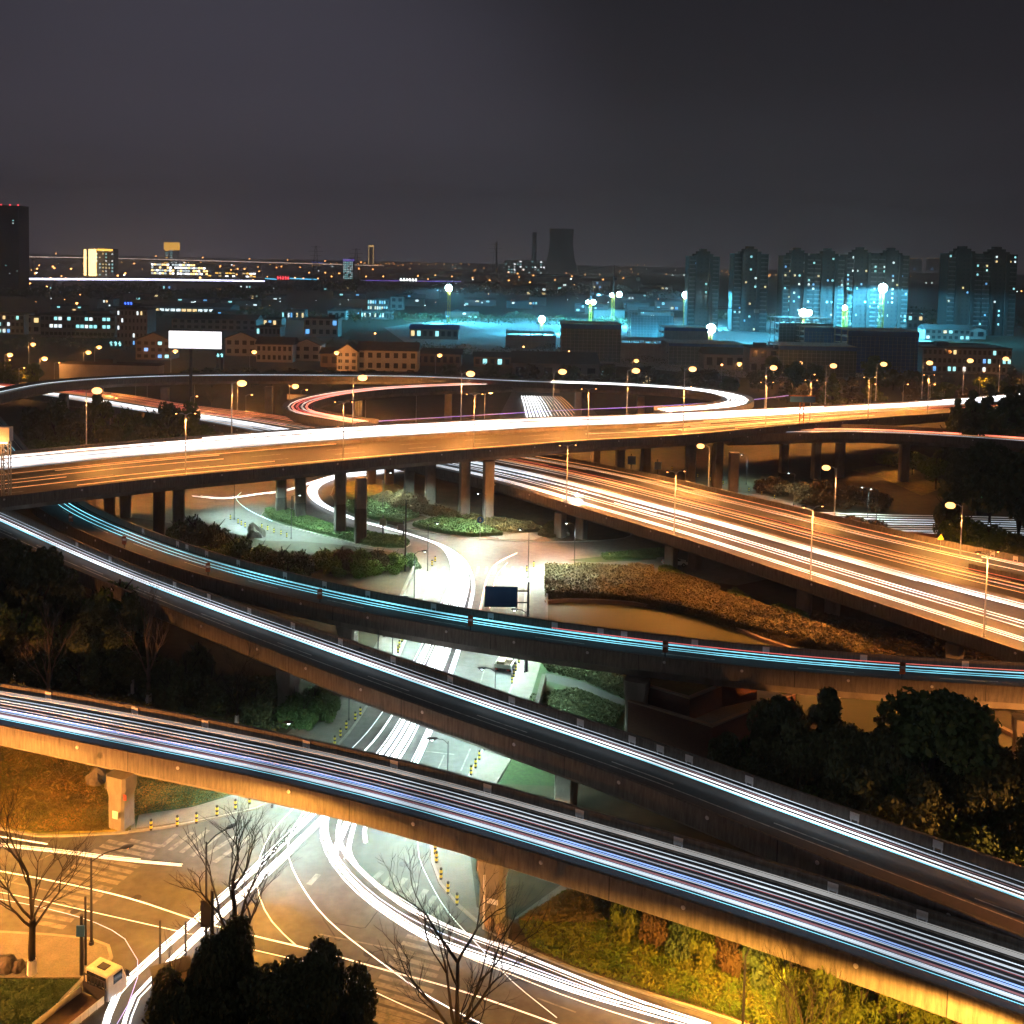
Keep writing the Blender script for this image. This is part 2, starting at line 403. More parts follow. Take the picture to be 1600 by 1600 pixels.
def viaduct(name, rib, label, road='asphalt_deck', girder=1.6, over=1.9, marks=(), median=None, caps=True, capgap=9.0, plates=(), capx=None, i0=0, i1=None, fc=True, far_par=True):
    base = rib.at(rib.n // 2, 0); base.z = 0
    v = empty(name, base, label, 'viaduct')
    m = MB(); extrude(m, rib, [(0, 0, -0.02), (0, 0, -0.62), (over, 0, -0.9), (over + 0.5, 0, -0.9 - girder), (-over - 0.5, 1, -0.9 - girder), (-over, 1, -0.9), (0, 1, -0.62), (0, 1, -0.02)])
    m.build('deck_girder', M_['concrete_pier'], v, local=False)
    m = MB(); extrude(m, rib, [(0.3, 0, 0.0), (-0.3, 1, 0.0)], closed=False); m.build('road_surface', M_[road], v, local=False)
    m = MB(); extrude(m, rib, [(-0.06, 0, PAR), (-0.06, 0, -0.80), (0.0, 0, -0.80), (0.34, 0, 0.001), (0.22, 0, PAR)]); m.build('parapet', M_['concrete'], v, local=False)
    if far_par:
        m = MB(); extrude(m, rib, [(-0.22, 1, PAR), (-0.34, 1, 0.001), (0.0, 1, -0.80), (0.06, 1, -0.80), (0.06, 1, PAR)]); m.build('parapet', M_['concrete'], v, local=False)
    if median is not None:
        a, b = median
        m = MB(); extrude(m, rib, [(a - 0.35, b, 0.002), (a + 0.35, b, 0.002), (a + 0.15, b, 0.85), (a - 0.15, b, 0.85)]); m.build('median_barrier', M_['concrete_pier'], v, local=False)
    if marks:
        m = MB()
        for mk in marks: dashes(m, rib, mk[0], width=mk[2] if len(mk) > 2 else 0.15, solid=(mk[1] == 'solid'))
        m.build('lane_marking', M_['road_paint'], v, local=False)
    # round caps of the drain pipes on the near face
    if caps:
        s = 3.0; cm = None; jm = None; k = 0
        for i in range(rib.n):
            px = proj(rib.at(i, 0, 0.4))
            if rib.s[i] > s and -20 < px[0] < 1620 and k < 60:
                s = rib.s[i] + capgap; k += 1
                q = rib.at(i, -0.06, 0.42); nr = rib.nr[i]
                if cm is None:
                    b_ = MB(); b_.tube((0, 0.02, 0), (0, -0.07, 0), 0.17, 0.14, n=10); cm = b_.build('drain_cap', M_['plate_white'], v); o = cm
                else: o = cm.copy(); C.objects.link(o); o.parent = v
                o.location = q - v.location; o.rotation_euler = (0, 0, math.atan2(nr.y, nr.x) - math.pi / 2)
                if k % 2 == 0:
                    jj = rib.at(min(i + 2, rib.n - 1), -.062, 0.075)
                    if jm is None: b_ = MB(); b_.box((0, 0, 0), (.07, .012, 1.74)); jm = b_.build('expansion_joint', M_['black_paint'], v); oj = jm
                    else: oj = jm.copy(); C.objects.link(oj); oj.parent = v
                    oj.location = jj - v.location; oj.rotation_euler = o.rotation_euler
    pm = None
    for px in plates:
        i = min(range(rib.n), key=lambda i: abs(proj(rib.at(i, rib.w[i], PAR))[0] - px))
        q = rib.at(i, rib.w[i] - 0.37, 0.62); nr = rib.nr[i]
        if pm is None:
            b_ = MB(); b_.box((0, 0, 0), (0.75, 0.04, 0.6)); b_.box((-0.28, 0.03, -0.45), (0.1, 0.04, 0.35)); b_.box((0.28, 0.03, -0.45), (0.1, 0.04, 0.35))
            pm = b_.build('reflector_plate', M_['plate_white'], v); o = pm
        else: o = pm.copy(); C.objects.link(o); o.parent = v
        o.location = q - v.location; o.rotation_euler = (0, 0, math.atan2(nr.y, nr.x) - math.pi / 2)
    return v
def pier(v, x, y, ztop, wx=2.2, wy=1.7, rz=0, cap=True, band=0, capw=1.45):
    b = P(x, y, 0); m = MB()
    c = 0.22; X, Y = wx / 2, wy / 2
    oct_ = [(-X + c, -Y), (X - c, -Y), (X, -Y + c), (X, Y - c), (X - c, Y), (-X + c, Y), (-X, Y - c), (-X, -Y + c)]
    Mx = Matrix.Rotation(rz, 2)
    def ring(s, z, z1=None): return [Vector((*(Mx @ Vector((a * s, d * (1 + (s - 1) * 0.4)))), z)) + Vector((b.x, b.y, 0)) for a, d in oct_]
    lv = [(1, -0.3)] + ([(1, ztop - 2.0), (capw, ztop - 1.1), (capw, ztop)] if cap else [(1, ztop)])
    vs = []
    for s, z in lv: vs += ring(s, z)
    fs = []
    for k in range(len(lv) - 1):
        for j in range(8): fs.append((k * 8 + j, k * 8 + (j + 1) % 8, (k + 1) * 8 + (j + 1) % 8, (k + 1) * 8 + j))
    fs += [tuple(range(7, -1, -1)), tuple(len(vs) - 8 + j for j in range(8))]
    m.add(vs, fs)
    o = m.build('pier', M_['concrete_pier'], v, local=False)
    if band:
        m2 = MB(); vs = ring(1.02, 0.0) + ring(1.02, band); m2.add(vs, [(j, (j + 1) % 8, 8 + (j + 1) % 8, 8 + j) for j in range(8)] + [tuple(8 + j for j in range(8))])
        q = m2.build('ivy_covering', M_['concrete_wet'], None, local=True); q.parent = o; q.location = -v.location
    return o
# ------------------------------------------------------------------ ground
def sheet(name, px, z, m, smooth_=False, raw=None):
    pts = [P(x, y, 0) for x, y in px] if raw is None else [Vector(p) for p in raw]
    if smooth_: pts = smooth(pts + [pts[0]], 3.0)[:-1]
    o_ = Vector((pts[0].x, pts[0].y, 0)); mb = MB(); mb.add([(p.x - o_.x, p.y - o_.y, z) for p in pts], [tuple(range(len(pts)))])
    me_o = mb.build(name, M_[m]); me_o.location = o_
    a = sum(pts[i].x * pts[(i + 1) % len(pts)].y - pts[(i + 1) % len(pts)].x * pts[i].y for i in range(len(pts)))
    if a < 0: me_o.data.flip_normals()
    return struct(me_o)
def slab(name, px, z, m, smooth_=False, cat=None, label=None):
    pts = [P(x, y, 0) for x, y in px]
    if smooth_: pts = smooth(pts + [pts[0]], 3.0)[:-1]
    o_ = Vector((pts[0].x, pts[0].y, 0)); mb = MB(); mb.prism([(p.x - o_.x, p.y - o_.y) for p in pts], -0.1, z); q = mb.build(name, M_[m]); q.location = o_
    return struct(q) if label is None else tag(q, label, cat)
def kerb(px, z=0.15, wd=0.25, name='kerb', m='kerb_stone'):
    w_ = smooth([P(x, y, 0) for x, y in px], 2.0); r = Rib([p + Vector((0, 0, 0)) for p in w_], [wd] * len(w_), [0] * len(w_))
    o_ = Vector((w_[0].x, w_[0].y, 0)); mb = MB(); extrude(mb, r, [(-wd / 2, 0, -0.02), (wd / 2, 0, -0.02), (wd / 2, 0, z), (-wd / 2, 0, z)])
    mb.v = [(a - o_.x, b - o_.y, c) for a, b, c in mb.v]; q = mb.build(name, M_[m]); q.location = o_; return struct(q)
mb = MB(); S = 16000
mb.add([(-S, -60, -0.02), (S, -60, -0.02), (S, 18000, -0.02), (-S, 18000, -0.02)], [(0, 1, 2, 3)])
struct(mb.build('ground', M_['ground_scrub']))

# intersection and street running north to the roundabout
sheet('intersection', [(-250, 1255), (0, 1296), (60, 1306), (200, 1302), (300, 1286), (345, 1277), (400, 1264), (430, 1250), (531, 1162), (577, 1098), (626, 1020), (636, 997), (662, 936), (676, 888), (690, 870), (740, 862), (815, 872), (823, 895), (811, 1029), (799, 1076), (755, 1171), (736, 1208), (690, 1290), (673, 1318), (676, 1350), (688, 1382), (715, 1415), (755, 1450), (800, 1475), (900, 1517), (1000, 1550), (1150, 1598), (1330, 1665), (1330, 1900), (-500, 1900), (-500, 1500)], 0.006, 'asphalt_street')
sheet('roundabout_road', [(150, 800), (150, 770), (250, 752), (330, 735), (420, 728), (560, 725), (700, 722), (790, 715), (860, 712), (1010, 745), (1200, 800), (1330, 838), (1465, 838), (1700, 850), (1700, 800), (1465, 800), (1250, 760), (1120, 738), (1000, 700), (900, 690), (1000, 690), (1100, 820), (1150, 905), (1080, 915), (1000, 890), (870, 895), (823, 893), (740, 868), (700, 866), (672, 890), (650, 885), (620, 862), (540, 850), (470, 838), (410, 830), (370, 822), (250, 810)][:13] + [(1465, 836), (1330, 815), (1200, 775), (1080, 760), (1010, 775), (1000, 800), (1050, 835), (1150, 860), (1200, 905), (1150, 915), (1010, 893), (870, 897), (823, 896), (740, 872), (700, 868), (672, 892), (650, 887), (620, 864), (540, 852), (470, 846), (410, 845), (370, 835), (250, 815)], 0.012, 'asphalt_street')
# pavements
slab('pavement', [(645, 886), (626, 928), (600, 985), (575, 1030), (540, 1085), (470, 1130), (395, 1190), (350, 1240), (200, 1270), (205, 1298), (300, 1284), (345, 1275), (400, 1262), (430, 1248), (531, 1160), (577, 1096), (626, 1018), (636, 995), (662, 935), (675, 888), (660, 880)], 0.14, 'paving')
slab('pavement', [(823, 896), (852, 893), (856, 960), (846, 1035), (800, 1184), (778, 1223), (745, 1300), (735, 1340), (745, 1420), (800, 1440), (870, 1420), (905, 1395), (890, 1375), (840, 1380), (790, 1432), (750, 1447), (715, 1413), (689, 1381), (677, 1350), (674, 1318), (692, 1290), (737, 1208), (756, 1171), (800, 1076), (812, 1029)][:13] + [(800, 1441), (793, 1468), (755, 1448), (715, 1413), (689, 1381), (677, 1350), (674, 1318), (692, 1290), (737, 1208), (756, 1171), (800, 1076), (812, 1029)], 0.14, 'paving')
slab('pavement', [(-200, 1450), (10, 1460), (80, 1464), (140, 1470), (168, 1481), (172, 1498), (160, 1512), (128, 1530), (60, 1530), (-200, 1520)], 0.14, 'paving')
slab('pavement', [(823, 882), (1020, 886), (1140, 905), (1140, 912), (1000, 896), (852, 896), (823, 896)], 0.13, 'paving')
kerb([(676, 888), (662, 936), (636, 997), (626, 1020), (577, 1098), (531, 1162), (430, 1250), (400, 1264), (345, 1277), (250, 1295), (200, 1301)])
kerb([(823, 896), (811, 1029), (799, 1076), (755, 1171), (736, 1208), (692, 1290), (673, 1318), (676, 1350), (688, 1382), (715, 1415), (755, 1450), (800, 1475), (900, 1517), (1000, 1550), (1150, 1598), (1330, 1665)])
kerb([(-200, 1262), (0, 1296), (60, 1307), (200, 1302)])
kerb([(-200, 1449), (10, 1459), (80, 1463), (140, 1469), (169, 1480), (174, 1498), (162, 1513), (130, 1530), (100, 1560), (70, 1605)])
# grass
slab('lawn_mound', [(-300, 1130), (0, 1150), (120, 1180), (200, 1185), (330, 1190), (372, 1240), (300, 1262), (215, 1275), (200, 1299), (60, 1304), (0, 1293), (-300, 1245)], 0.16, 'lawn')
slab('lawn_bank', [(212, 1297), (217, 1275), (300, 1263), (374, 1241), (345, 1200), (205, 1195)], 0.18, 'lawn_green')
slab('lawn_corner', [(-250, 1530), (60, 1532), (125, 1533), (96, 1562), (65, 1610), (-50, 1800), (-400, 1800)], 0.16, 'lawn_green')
slab('soil_bed', [(800, 1441), (870, 1419), (905, 1390), (1000, 1400), (1200, 1450), (1500, 1540), (1800, 1650), (1800, 1900), (1400, 1850), (1340, 1665), (1150, 1595), (1000, 1547), (900, 1514), (800, 1472)], 0.15, 'soil')
sheet('lawn_strip', [(800, 1184), (846, 1035), (960, 1055), (1010, 1100), (900, 1230), (780, 1225)], 0.03, 'lawn_green')
sheet('footpath', [(852, 1052), (910, 1066), (985, 1098), (970, 1104), (905, 1078), (852, 1064)], 0.05, 'asphalt_deck')
sheet('embankment', [(490, 890), (640, 885), (625, 930), (600, 975), (560, 960), (480, 935)], 0.03, 'soil')
sheet('lawn_verge', [(885, 876), (950, 869), (1032, 865), (1025, 875), (925, 880)], 0.10, 'lawn_green')
# islands of the roundabout
isl = [(412, 801), (447, 799), (481, 811), (519, 825), (575, 836), (631, 844), (641, 851), (631, 858), (584, 856), (537, 845), (481, 832), (421, 813), (409, 806)]
slab('traffic_island', isl, 0.16, 'lawn_green'); kerb(isl + [isl[0]])
isl2 = [(517, 774), (527, 757), (560, 745), (610, 735), (700, 728), (790, 735), (860, 760), (920, 790), (985, 838), (940, 845), (882, 847), (800, 846), (700, 837), (637, 827), (575, 812), (535, 796)]
slab('roundabout_island', isl2, 0.15, 'soil', True); kerb(isl2 + [isl2[0]])
for a, b, c, d in (((575, 812), (660, 790), (755, 808), (640, 826)),):
    pass
slab('lawn_patch', [(530, 760), (565, 748), (610, 752), (640, 768), (600, 778), (560, 780), (535, 775)], 0.19, 'lawn')
sheet('trodden_path', [(655, 805), (690, 802), (716, 818), (790, 838), (775, 842), (700, 822)], 0.20, 'paving')
sheet('trodden_path', [(618, 823), (660, 813), (690, 803), (702, 805), (675, 818), (640, 828)], 0.205, 'paving')
sheet('trodden_path', [(775, 838), (800, 836), (850, 832), (856, 836), (835, 845), (780, 844)], 0.20, 'paving')
sheet('lawn_verge', [(1330, 735), (1375, 727), (1450, 738), (1480, 760), (1440, 775), (1380, 748)], 0.05, 'lawn')
sheet('lawn_verge', [(130, 620), (240, 625), (330, 640), (310, 660), (170, 650)], 0.05, 'lawn_green')
# pond
sheet('pond_water', [(852, 946), (880, 943), (990, 948), (1100, 966), (1190, 1004), (1350, 1050), (1500, 1115), (1600, 1165), (1700, 1230), (1640, 1290), (1450, 1240), (1330, 1160), (1230, 1110), (1120, 1070), (1000, 1040), (850, 1010)], 0.03, 'water')
kerb([(852, 943), (880, 940), (990, 945), (1100, 963), (1195, 1003), (1350, 1048), (1512, 1115), (1620, 1170)], z=0.45, wd=0.6, name='pond_edge', m='coping')

# ------------------------------------------------------------------ viaducts
zR1 = 8.3
R1 = rib_px([(0, 1133), (200, 1175), (400, 1214), (600, 1262), (800, 1322), (1000, 1384), (1200, 1447), (1400, 1517), (1600, 1589)],
            [(0, 1067), (200, 1096), (400, 1137), (600, 1182), (800, 1232), (1000, 1286), (1200, 1344), (1400, 1406), (1580, 1462)], zR1)
R2 = rib_px([(-60, 815), (232, 937), (400, 1006), (565, 1069), (800, 1153), (969, 1210), (1200, 1303), (1340, 1360), (1500, 1424), (1600, 1468)],
            [(-60, 765), (10, 792), (120, 844), (215, 884), (322, 924), (400, 950), (611, 1018), (800, 1085), (1000, 1152), (1200, 1219), (1322, 1258), (1475, 1312), (1600, 1358)], [(0, 8.0), (200, 8.4), (600, 8.9), (1200, 8.9), (1600, 8.3)])
R3 = rib_px([(-80, 645), (-30, 695), (15, 748), (62, 796), (137, 834), (250, 878), (400, 921), (600, 962), (800, 996), (1000, 1023), (1200, 1045), (1410, 1062), (1600, 1073)],
            [(-40, 612), (0, 650), (45, 703), (90, 750), (140, 784), (222, 821), (277, 841), (400, 879), (510, 905), (675, 940), (800, 961), (945, 980), (1200, 1009), (1342, 1021), (1600, 1035)], [(60, 7.6), (200, 8.2), (600, 9.2), (1600, 9.5)], ext=(30, 60))
zM = [(0, 14.0), (280, 14.2), (560, 15.0), (800, 15.2), (1120, 14.4), (1465, 12.8), (1600, 12)]
Mn = [(-60, 783), (0, 776), (100, 765), (217, 750), (400, 733), (590, 714), (800, 697), (917, 688), (1065, 680), (1200, 667), (1355, 654), (1465, 646), (1600, 637)]
MV = rib_px(Mn, [(-60, 712), (50, 704), (135, 695), (290, 684), (400, 675), (580, 664), (800, 651), (1000, 644), (1200, 635), (1400, 625), (1485, 620), (1600, 612)], zM, ext=(60, 300))
zS = [(200, 6.3), (400, 6.6), (700, 8.0), (868, 7.6), (1048, 6.9), (1256, 6.4), (1600, 6.0)]
SV = rib_px([(130, 628), (220, 643), (317, 658), (400, 675), (590, 712), (772, 752), (885, 786), (1052, 836), (1200, 885), (1417, 957), (1534, 996), (1600, 1019)],
            [(60, 604), (165, 612), (235, 621), (310, 634), (400, 643), (620, 670), (862, 712), (1070, 755), (1200, 787), (1305, 809), (1382, 826), (1480, 850), (1600, 872)], zS, ext=(200, 60))
v_R1 = viaduct('ramp_viaduct', R1, 'lowest curving ramp, nearest to the viewer, its near parapet lit orange', marks=[((0.9, 0), 'solid'), ((-0.9, 1), 'solid'), ((0, .5), 'dash')],
               plates=[66, 198, 328, 463, 607, 755, 916, 1088, 1280, 1459], capgap=9.2)
for x, y, z in ((190, 1291, 5.0), (769, 1434, 5.0)):
    o = pier(v_R1, x, y, z, 1.75, 1.75, rz=-0.35, capw=1.27)
v_R2 = viaduct('ramp_viaduct', R2, 'middle ramp with thick white light trails from dark trees to the lower right', marks=[((0.8, 0), 'solid', 0.12), ((-0.8, 1), 'solid'), ((0, .36), 'solid', 0.14), ((0, .45), 'dash')],
               plates=[129, 170, 272, 322, 384, 452, 527, 611, 702, 800, 920, 980, 1045, 1095, 1186, 1322, 1475], capgap=8.2)
for x, y, z in ((450, 1120, 5.6), (884, 1262, 5.6), (1270, 1420, 5.2)): pier(v_R2, x, y, z, 1.9, 1.8, rz=-0.4, capw=1.2)
v_R3 = viaduct('ramp_viaduct', R3, 'upper curved ramp with cyan light trails passing in front of the pond', marks=[((0.8, 0), 'solid', 0.12), ((-0.8, 1), 'solid'), ((0, .5), 'dash')],
               plates=[222, 277, 301, 326, 378, 441, 510, 589, 675, 771, 879, 945, 976, 1080, 1213, 1342, 1488], capgap=8.2)
for x, y, z in ((543, 1040, 6.2), (993, 1150, 6.4), (1600, 1215, 6.3), (300, 920, 5.6)): pier(v_R3, x, y, z, 2.3, 1.8, rz=-0.3, capw=1.15)
v_M = viaduct('main_viaduct', MV, 'wide main viaduct crossing the whole picture, its far half filled with white light trails', road='asphalt_main', girder=1.2, over=2.4, median=(0, 0.56),
              marks=[((1.0, 0), 'solid', 0.2), ((0, .16), 'dash', 0.25), ((0, .29), 'dash', 0.25), ((0, .42), 'dash', .25), ((-1, .56), 'solid', .2), ((1, .56), 'solid', .2), ((0, .7), 'dash', .2), ((0, .84), 'dash', .2)], capgap=9.5)
def zund(px, k=-0.9 - 1.2 - 0.95): return interp(zM, px) + k + 0.1
for x, y, bd in ((171, 806, 0), (196, 808, 0), (249, 838, 0), (279, 842, 0), (439, 803, 3.5), (469, 812, 3.5), (531, 836, 6), (563, 848, 6.5), (580, 757, 0), (608, 757, 0), (639, 773, 0), (672, 788, 0), (725, 808, 0), (762, 814, 0), (930, 738, 0), (968, 742, 0), (1008, 752, 0), (1078, 758, 0), (1120, 766, 0), (1224, 738, 0), (1274, 748, 0), (1311, 745, 0)):
    pier(v_M, x, y, zund(x), 2.1, 1.7, rz=0.3, cap=False, band=bd)
v_S = viaduct('expressway_viaduct', SV, 'wide orange lit expressway with two carriageways descending to the lower right', road='asphalt_main', girder=1.0, over=1.6, median=(0, 0.44),
              marks=[((1.0, 0), 'solid', .2), ((0, .16), 'dash', .2), ((0, .30), 'dash', .2), ((-1, .44), 'solid', .2), ((1, .44), 'solid', .2), ((0, .6), 'dash', .2), ((0, .76), 'dash', .2), ((-1, 1), 'solid', .2)], capgap=8.5)
for x, y in ((875, 840), (908, 842), (1048, 890), (1085, 889), (1256, 958), (1300, 962), (1490, 1045)):
    pier(v_S, x, y, interp(zS, x) - 2.75, 2.0, 1.6, rz=-0.7, cap=False)
# branch ramp leaving the main viaduct to the right
B1 = rib_px([(1120, 680), (1200, 678), (1300, 675), (1400, 677), (1500, 683), (1600, 690), (1660, 695)], [(1120, 668), (1200, 664), (1290, 663), (1400, 665), (1500, 671), (1600, 678), (1660, 682)], 12.6, ext=(0, 80))
v_B1 = viaduct('ramp_viaduct', B1, 'narrow branch ramp with red light trail below main viaduct at the right', girder=1.0, over=1.2, capgap=12, marks=[((.6, 0), 'solid'), ((-.6, 1), 'solid')])
for x, y in ((1411, 752), (1560, 770), (1145, 772)): pier(v_B1, x, y, 9.7, 2.2, 1.8, cap=False)
# far flyover: a long sweep behind everything with a hooked end at the right
L0 = rib_center([(-160, 650, 12.5), (0, 617, 12.5), (75, 602, 12.5), (140, 596, 12.5), (250, 591, 12.5), (400, 589, 12.5), (550, 590, 12.5), (675, 592, 12.7), (800, 598, 13), (970, 604, 13.2), (1090, 612, 13.4), (1143, 621, 13.5), (1152, 632, 13.6), (1110, 640, 13.6), (1020, 645, 13.7)], 9.0, 13, ext=(60, 0))
v_L0 = viaduct('ramp_viaduct', L0, 'far curved flyover behind the main viaduct with a hooked bright end at the right', girder=1.0, over=1.2, caps=False, marks=[((.7, 0), 'solid'), ((-.7, 1), 'solid')])
for x, y in ((258, 655), (100, 668), (420, 652), (560, 651), (700, 655), (903, 655), (1000, 668)): pier(v_L0, x, y, 10, 2.4, 2.0, cap=False)
L1 = rib_center([(890, 604, 12), (800, 602, 12), (650, 607, 12), (575, 612, 12), (505, 623, 12), (468, 634, 12.4), (472, 646, 12.8), (520, 656, 13.2), (585, 664, 13.8)], 8.0, 12)
v_L1 = viaduct('ramp_viaduct', L1, 'far loop ramp with red light trails left of the centre behind the main viaduct', girder=1.0, over=1.0, caps=False, marks=[((.7, 0), 'solid'), ((-.7, 1), 'solid')])
# off ramp beside the expressway at the right edge
S2 = rib_px([(1462, 868), (1500, 878), (1600, 899), (1680, 918)], [(1440, 840), (1482, 848), (1600, 870), (1680, 888)], 6.3, ext=(0, 60))
v_S2 = viaduct('slip_ramp', S2, 'slip ramp running beside the expressway at the right edge behind a concrete wedge', road='asphalt_main', girder=0.8, over=1.0, caps=False, plates=[1490, 1522, 1583])
# surface avenue passing beneath the flyover in the far centre (bright glare of headlights)
sheet('avenue', [(800, 612), (902, 612), (935, 650), (960, 690), (900, 695), (800, 695), (780, 650)], 0.01, 'asphalt_street')

# ------------------------------------------------------------------ light trails
def trail(pts, r, m, label, group, name='light_trail', flat=None):
    if isinstance(pts[0], tuple): ss = pts
    else: ss = [(pts, r)]
    mb = MB(); b = Vector((ss[0][0][0].x, ss[0][0][0].y, 0))
    for pp, r_ in ss:
        if len(pp) > 2: mb.path([p - b for p in pp], r_, n=4 if r_ < 0.2 else 6)
    o = mb.build(name, M_[m], loc=b); return tag(o, label, 'light trail', group)
def rtrails(rib, lst, grp, where, i0=0, i1=None, dz=0.62, step=2):
    i1 = rib.n - 1 if i1 is None else i1; n = len(lst)
    for k, (t, r, m, col) in enumerate(lst):
        rr_ = random.Random(k * 31 + int(t * 1000)); ns = 1 if r < .06 else (3 if r < .1 else 5); strands = []
        for q in range(ns):
            o0 = (q - (ns - 1) / 2) * r * .85 + rr_.uniform(-.02, .02); h0 = rr_.uniform(-.12, .12); ph = rr_.uniform(0, 6.28); wl = rr_.uniform(35, 80)
            a0 = i0 + (int(rr_.random() ** 3 * (i1 - i0) * .5) if q % 2 else 0); b0 = i1 - (int(rr_.random() ** 3 * (i1 - i0) * .5) if q % 2 else 0)
            strands.append(([rib.at(i, t * rib.w[i] + o0 + .05 * math.sin(rib.s[i] / wl + ph), dz + h0) for i in range(a0, b0 + 1, step)], r * rr_.uniform(.26, .5) if ns > 1 else r))
        trail(strands, r, m, '%s light trail on %s, %s from the far parapet' % (col, where, (ORD[k] if k else 'first').replace('leftmost', 'first')), grp)
lst = [(.84, .04, 'trail_dim', 'thin grey'), (.80, .14, 'trail_dim', 'dull grey yellow'), (.70, .06, 'trail_soft', 'thin white'), (.635, .09, 'trail_dim', 'grey white'), (.59, .07, 'trail_soft', 'pale white'), (.54, .04, 'trail_darkred', 'thin dark red'), (.47, .05, 'trail_dim', 'thin grey'), (.415, .10, 'trail_blue', 'thick blue'), (.38, .035, 'trail_soft', 'thin blue white'),
       (.345, .035, 'trail_darkred', 'thin dark red'), (.31, .035, 'trail_darkred', 'faint dark red'), (.26, .11, 'trail_soft', 'bright white'), (.225, .022, 'trail_cyan', 'thin cyan')]
rtrails(R1, lst, 'light trails on the lowest ramp', 'the lowest ramp')
lst = [(.80, .03, 'trail_soft', 'thin white'), (.73, .055, 'trail_soft', 'white'), (.69, .03, 'trail_darkred', 'thin dark red'), (.62, .13, 'trail_white', 'thick bright white'), (.585, .045, 'trail_cyan', 'pale blue')]
rtrails(R2, lst, 'light trails on the middle ramp', 'the middle ramp')
iR3 = R3.atx(850)
rtrails(R3, [(.68, .07, 'trail_cyan', 'bright cyan'), (.61, .045, 'trail_cyan', 'cyan'), (.47, .04, 'trail_cyan', 'thin cyan')], 'light trails on the upper curved ramp', 'the cyan lit ramp')
trail([R3.at(i, .76 * R3.w[i], .7) for i in range(iR3, R3.n, 2)], .05, 'trail_red', 'thin red light trail along the far parapet of the cyan lit ramp', 'light trails on the upper curved ramp')
# main viaduct: countless overlapping white streaks on the far carriageway -> stuff; a few red and amber ones on the near carriageway
def streaks(name, rib, t0, t1, n, mats, label, i0=0, i1=None, rr=(.06, .16), lens=(30, 200), dz=(.5, 1.1), seed=1):
    rnd = random.Random(seed); i1 = rib.n - 1 if i1 is None else i1; mb = MB(); L = rib.s[i1] - rib.s[i0]; b = rib.at(i0, 0); b.z = 0
    for k in range(n):
        t = rnd.uniform(t0, t1); ln = min(rnd.uniform(*lens), L); s0 = rib.s[i0] + rnd.uniform(-ln * .4, L - ln * .6); s0 = max(s0, rib.s[i0]); s1 = min(s0 + ln, rib.s[i1])
        pts = [rib.at(i, t * rib.w[i], 0) for i in range(i0, i1 + 1, 3) if s0 <= rib.s[i] <= s1]
        z = rnd.uniform(*dz)
        if len(pts) > 2: mb.path([p - b + Vector((0, 0, z)) for p in pts], rnd.uniform(*rr), n=4, mi=rnd.choices(range(len(mats)), weights=[m[1] for m in mats])[0])
    o = mb.build(name, [M_[m[0]] for m in mats], loc=b); o['kind'] = 'stuff'; return tag(o, label, 'light trail')
streaks('white_light_streaks', MV, .60, .94, 66, [('trail_white', 5), ('trail_hot', 2), ('trail_warm', 1.6), ('trail_soft', 2)], 'dense band of white headlight streaks on the far half of the main viaduct', lens=(60, 330), rr=(.05, .15))
streaks('amber_light_streaks', MV, .07, .50, 46, [('trail_orange', 3), ('trail_red', 1.2), ('trail_dim', 1)], 'scattered amber and red streaks on the near half of the main viaduct', lens=(20, 120), rr=(.03, .06), seed=3)
iS = SV.atx(640)
streaks('white_light_streaks', SV, .07, .40, 34, [('trail_white', 3), ('trail_soft', 4), ('trail_warm', 2)], 'long white headlight streaks on the near carriageway of the orange expressway', lens=(150, 420), rr=(.025, .075), seed=4)
streaks('red_light_streaks', SV, .50, .93, 44, [('trail_orange', 4), ('trail_red', 3), ('trail_warm', 1)], 'orange and red tail light streaks on the far carriageway of the orange expressway', lens=(60, 260), rr=(.02, .045), seed=5)
streaks('white_light_streaks', S2, .25, .8, 4, [('trail_dim', 1), ('trail_warm', 1)], 'pale streaks on the slip ramp at the right edge', lens=(60, 90), rr=(.05, .09), seed=6)
rtrails(B1, [(.62, .10, 'trail_redhot', 'bright red'), (.45, .06, 'trail_orange', 'orange'), (.3, .05, 'trail_soft', 'thin pale')], 'light trails on the branch ramp', 'the right branch ramp')
iA = L0.atx(975) if False else max(range(L0.n), key=lambda i: -abs(proj(L0.at(i, 0))[0] - 975) if i < L0.n * .8 else -1e9)
rtrails(L0, [(.60, .10, 'trail_soft', 'pale white'), (.42, .08, 'trail_dim', 'faint white')], 'light trails on the far flyover', 'the far flyover', i1=iA)
rtrails(L0, [(.80, .15, 'trail_hot', 'glaring white'), (.66, .15, 'trail_hot', 'glaring white'), (.52, .16, 'trail_hot', 'glaring white'), (.38, .15, 'trail_hot', 'glaring white'), (.24, .13, 'trail_white', 'white')], 'light trails on the hooked end of the far flyover', 'hooked end of far flyover', i0=iA - 8)
rtrails(L1, [(.75, .12, 'trail_redhot', 'red'), (.6, .10, 'trail_warm', 'pale orange'), (.45, .12, 'trail_red', 'dark red'), (.3, .12, 'trail_redhot', 'bright red'), (.18, .10, 'trail_warm', 'pale')], 'light trails on the far loop', 'the far red loop')
# purple line behind the main viaduct
trail(smooth([P(x, y, 9) for x, y in ((560, 660), (640, 655), (760, 648), (900, 640), (1000, 636), (1100, 630), (1170, 625), (1232, 618))], 6), .10, 'trail_purple', 'thin purple light trail behind the main viaduct', None)
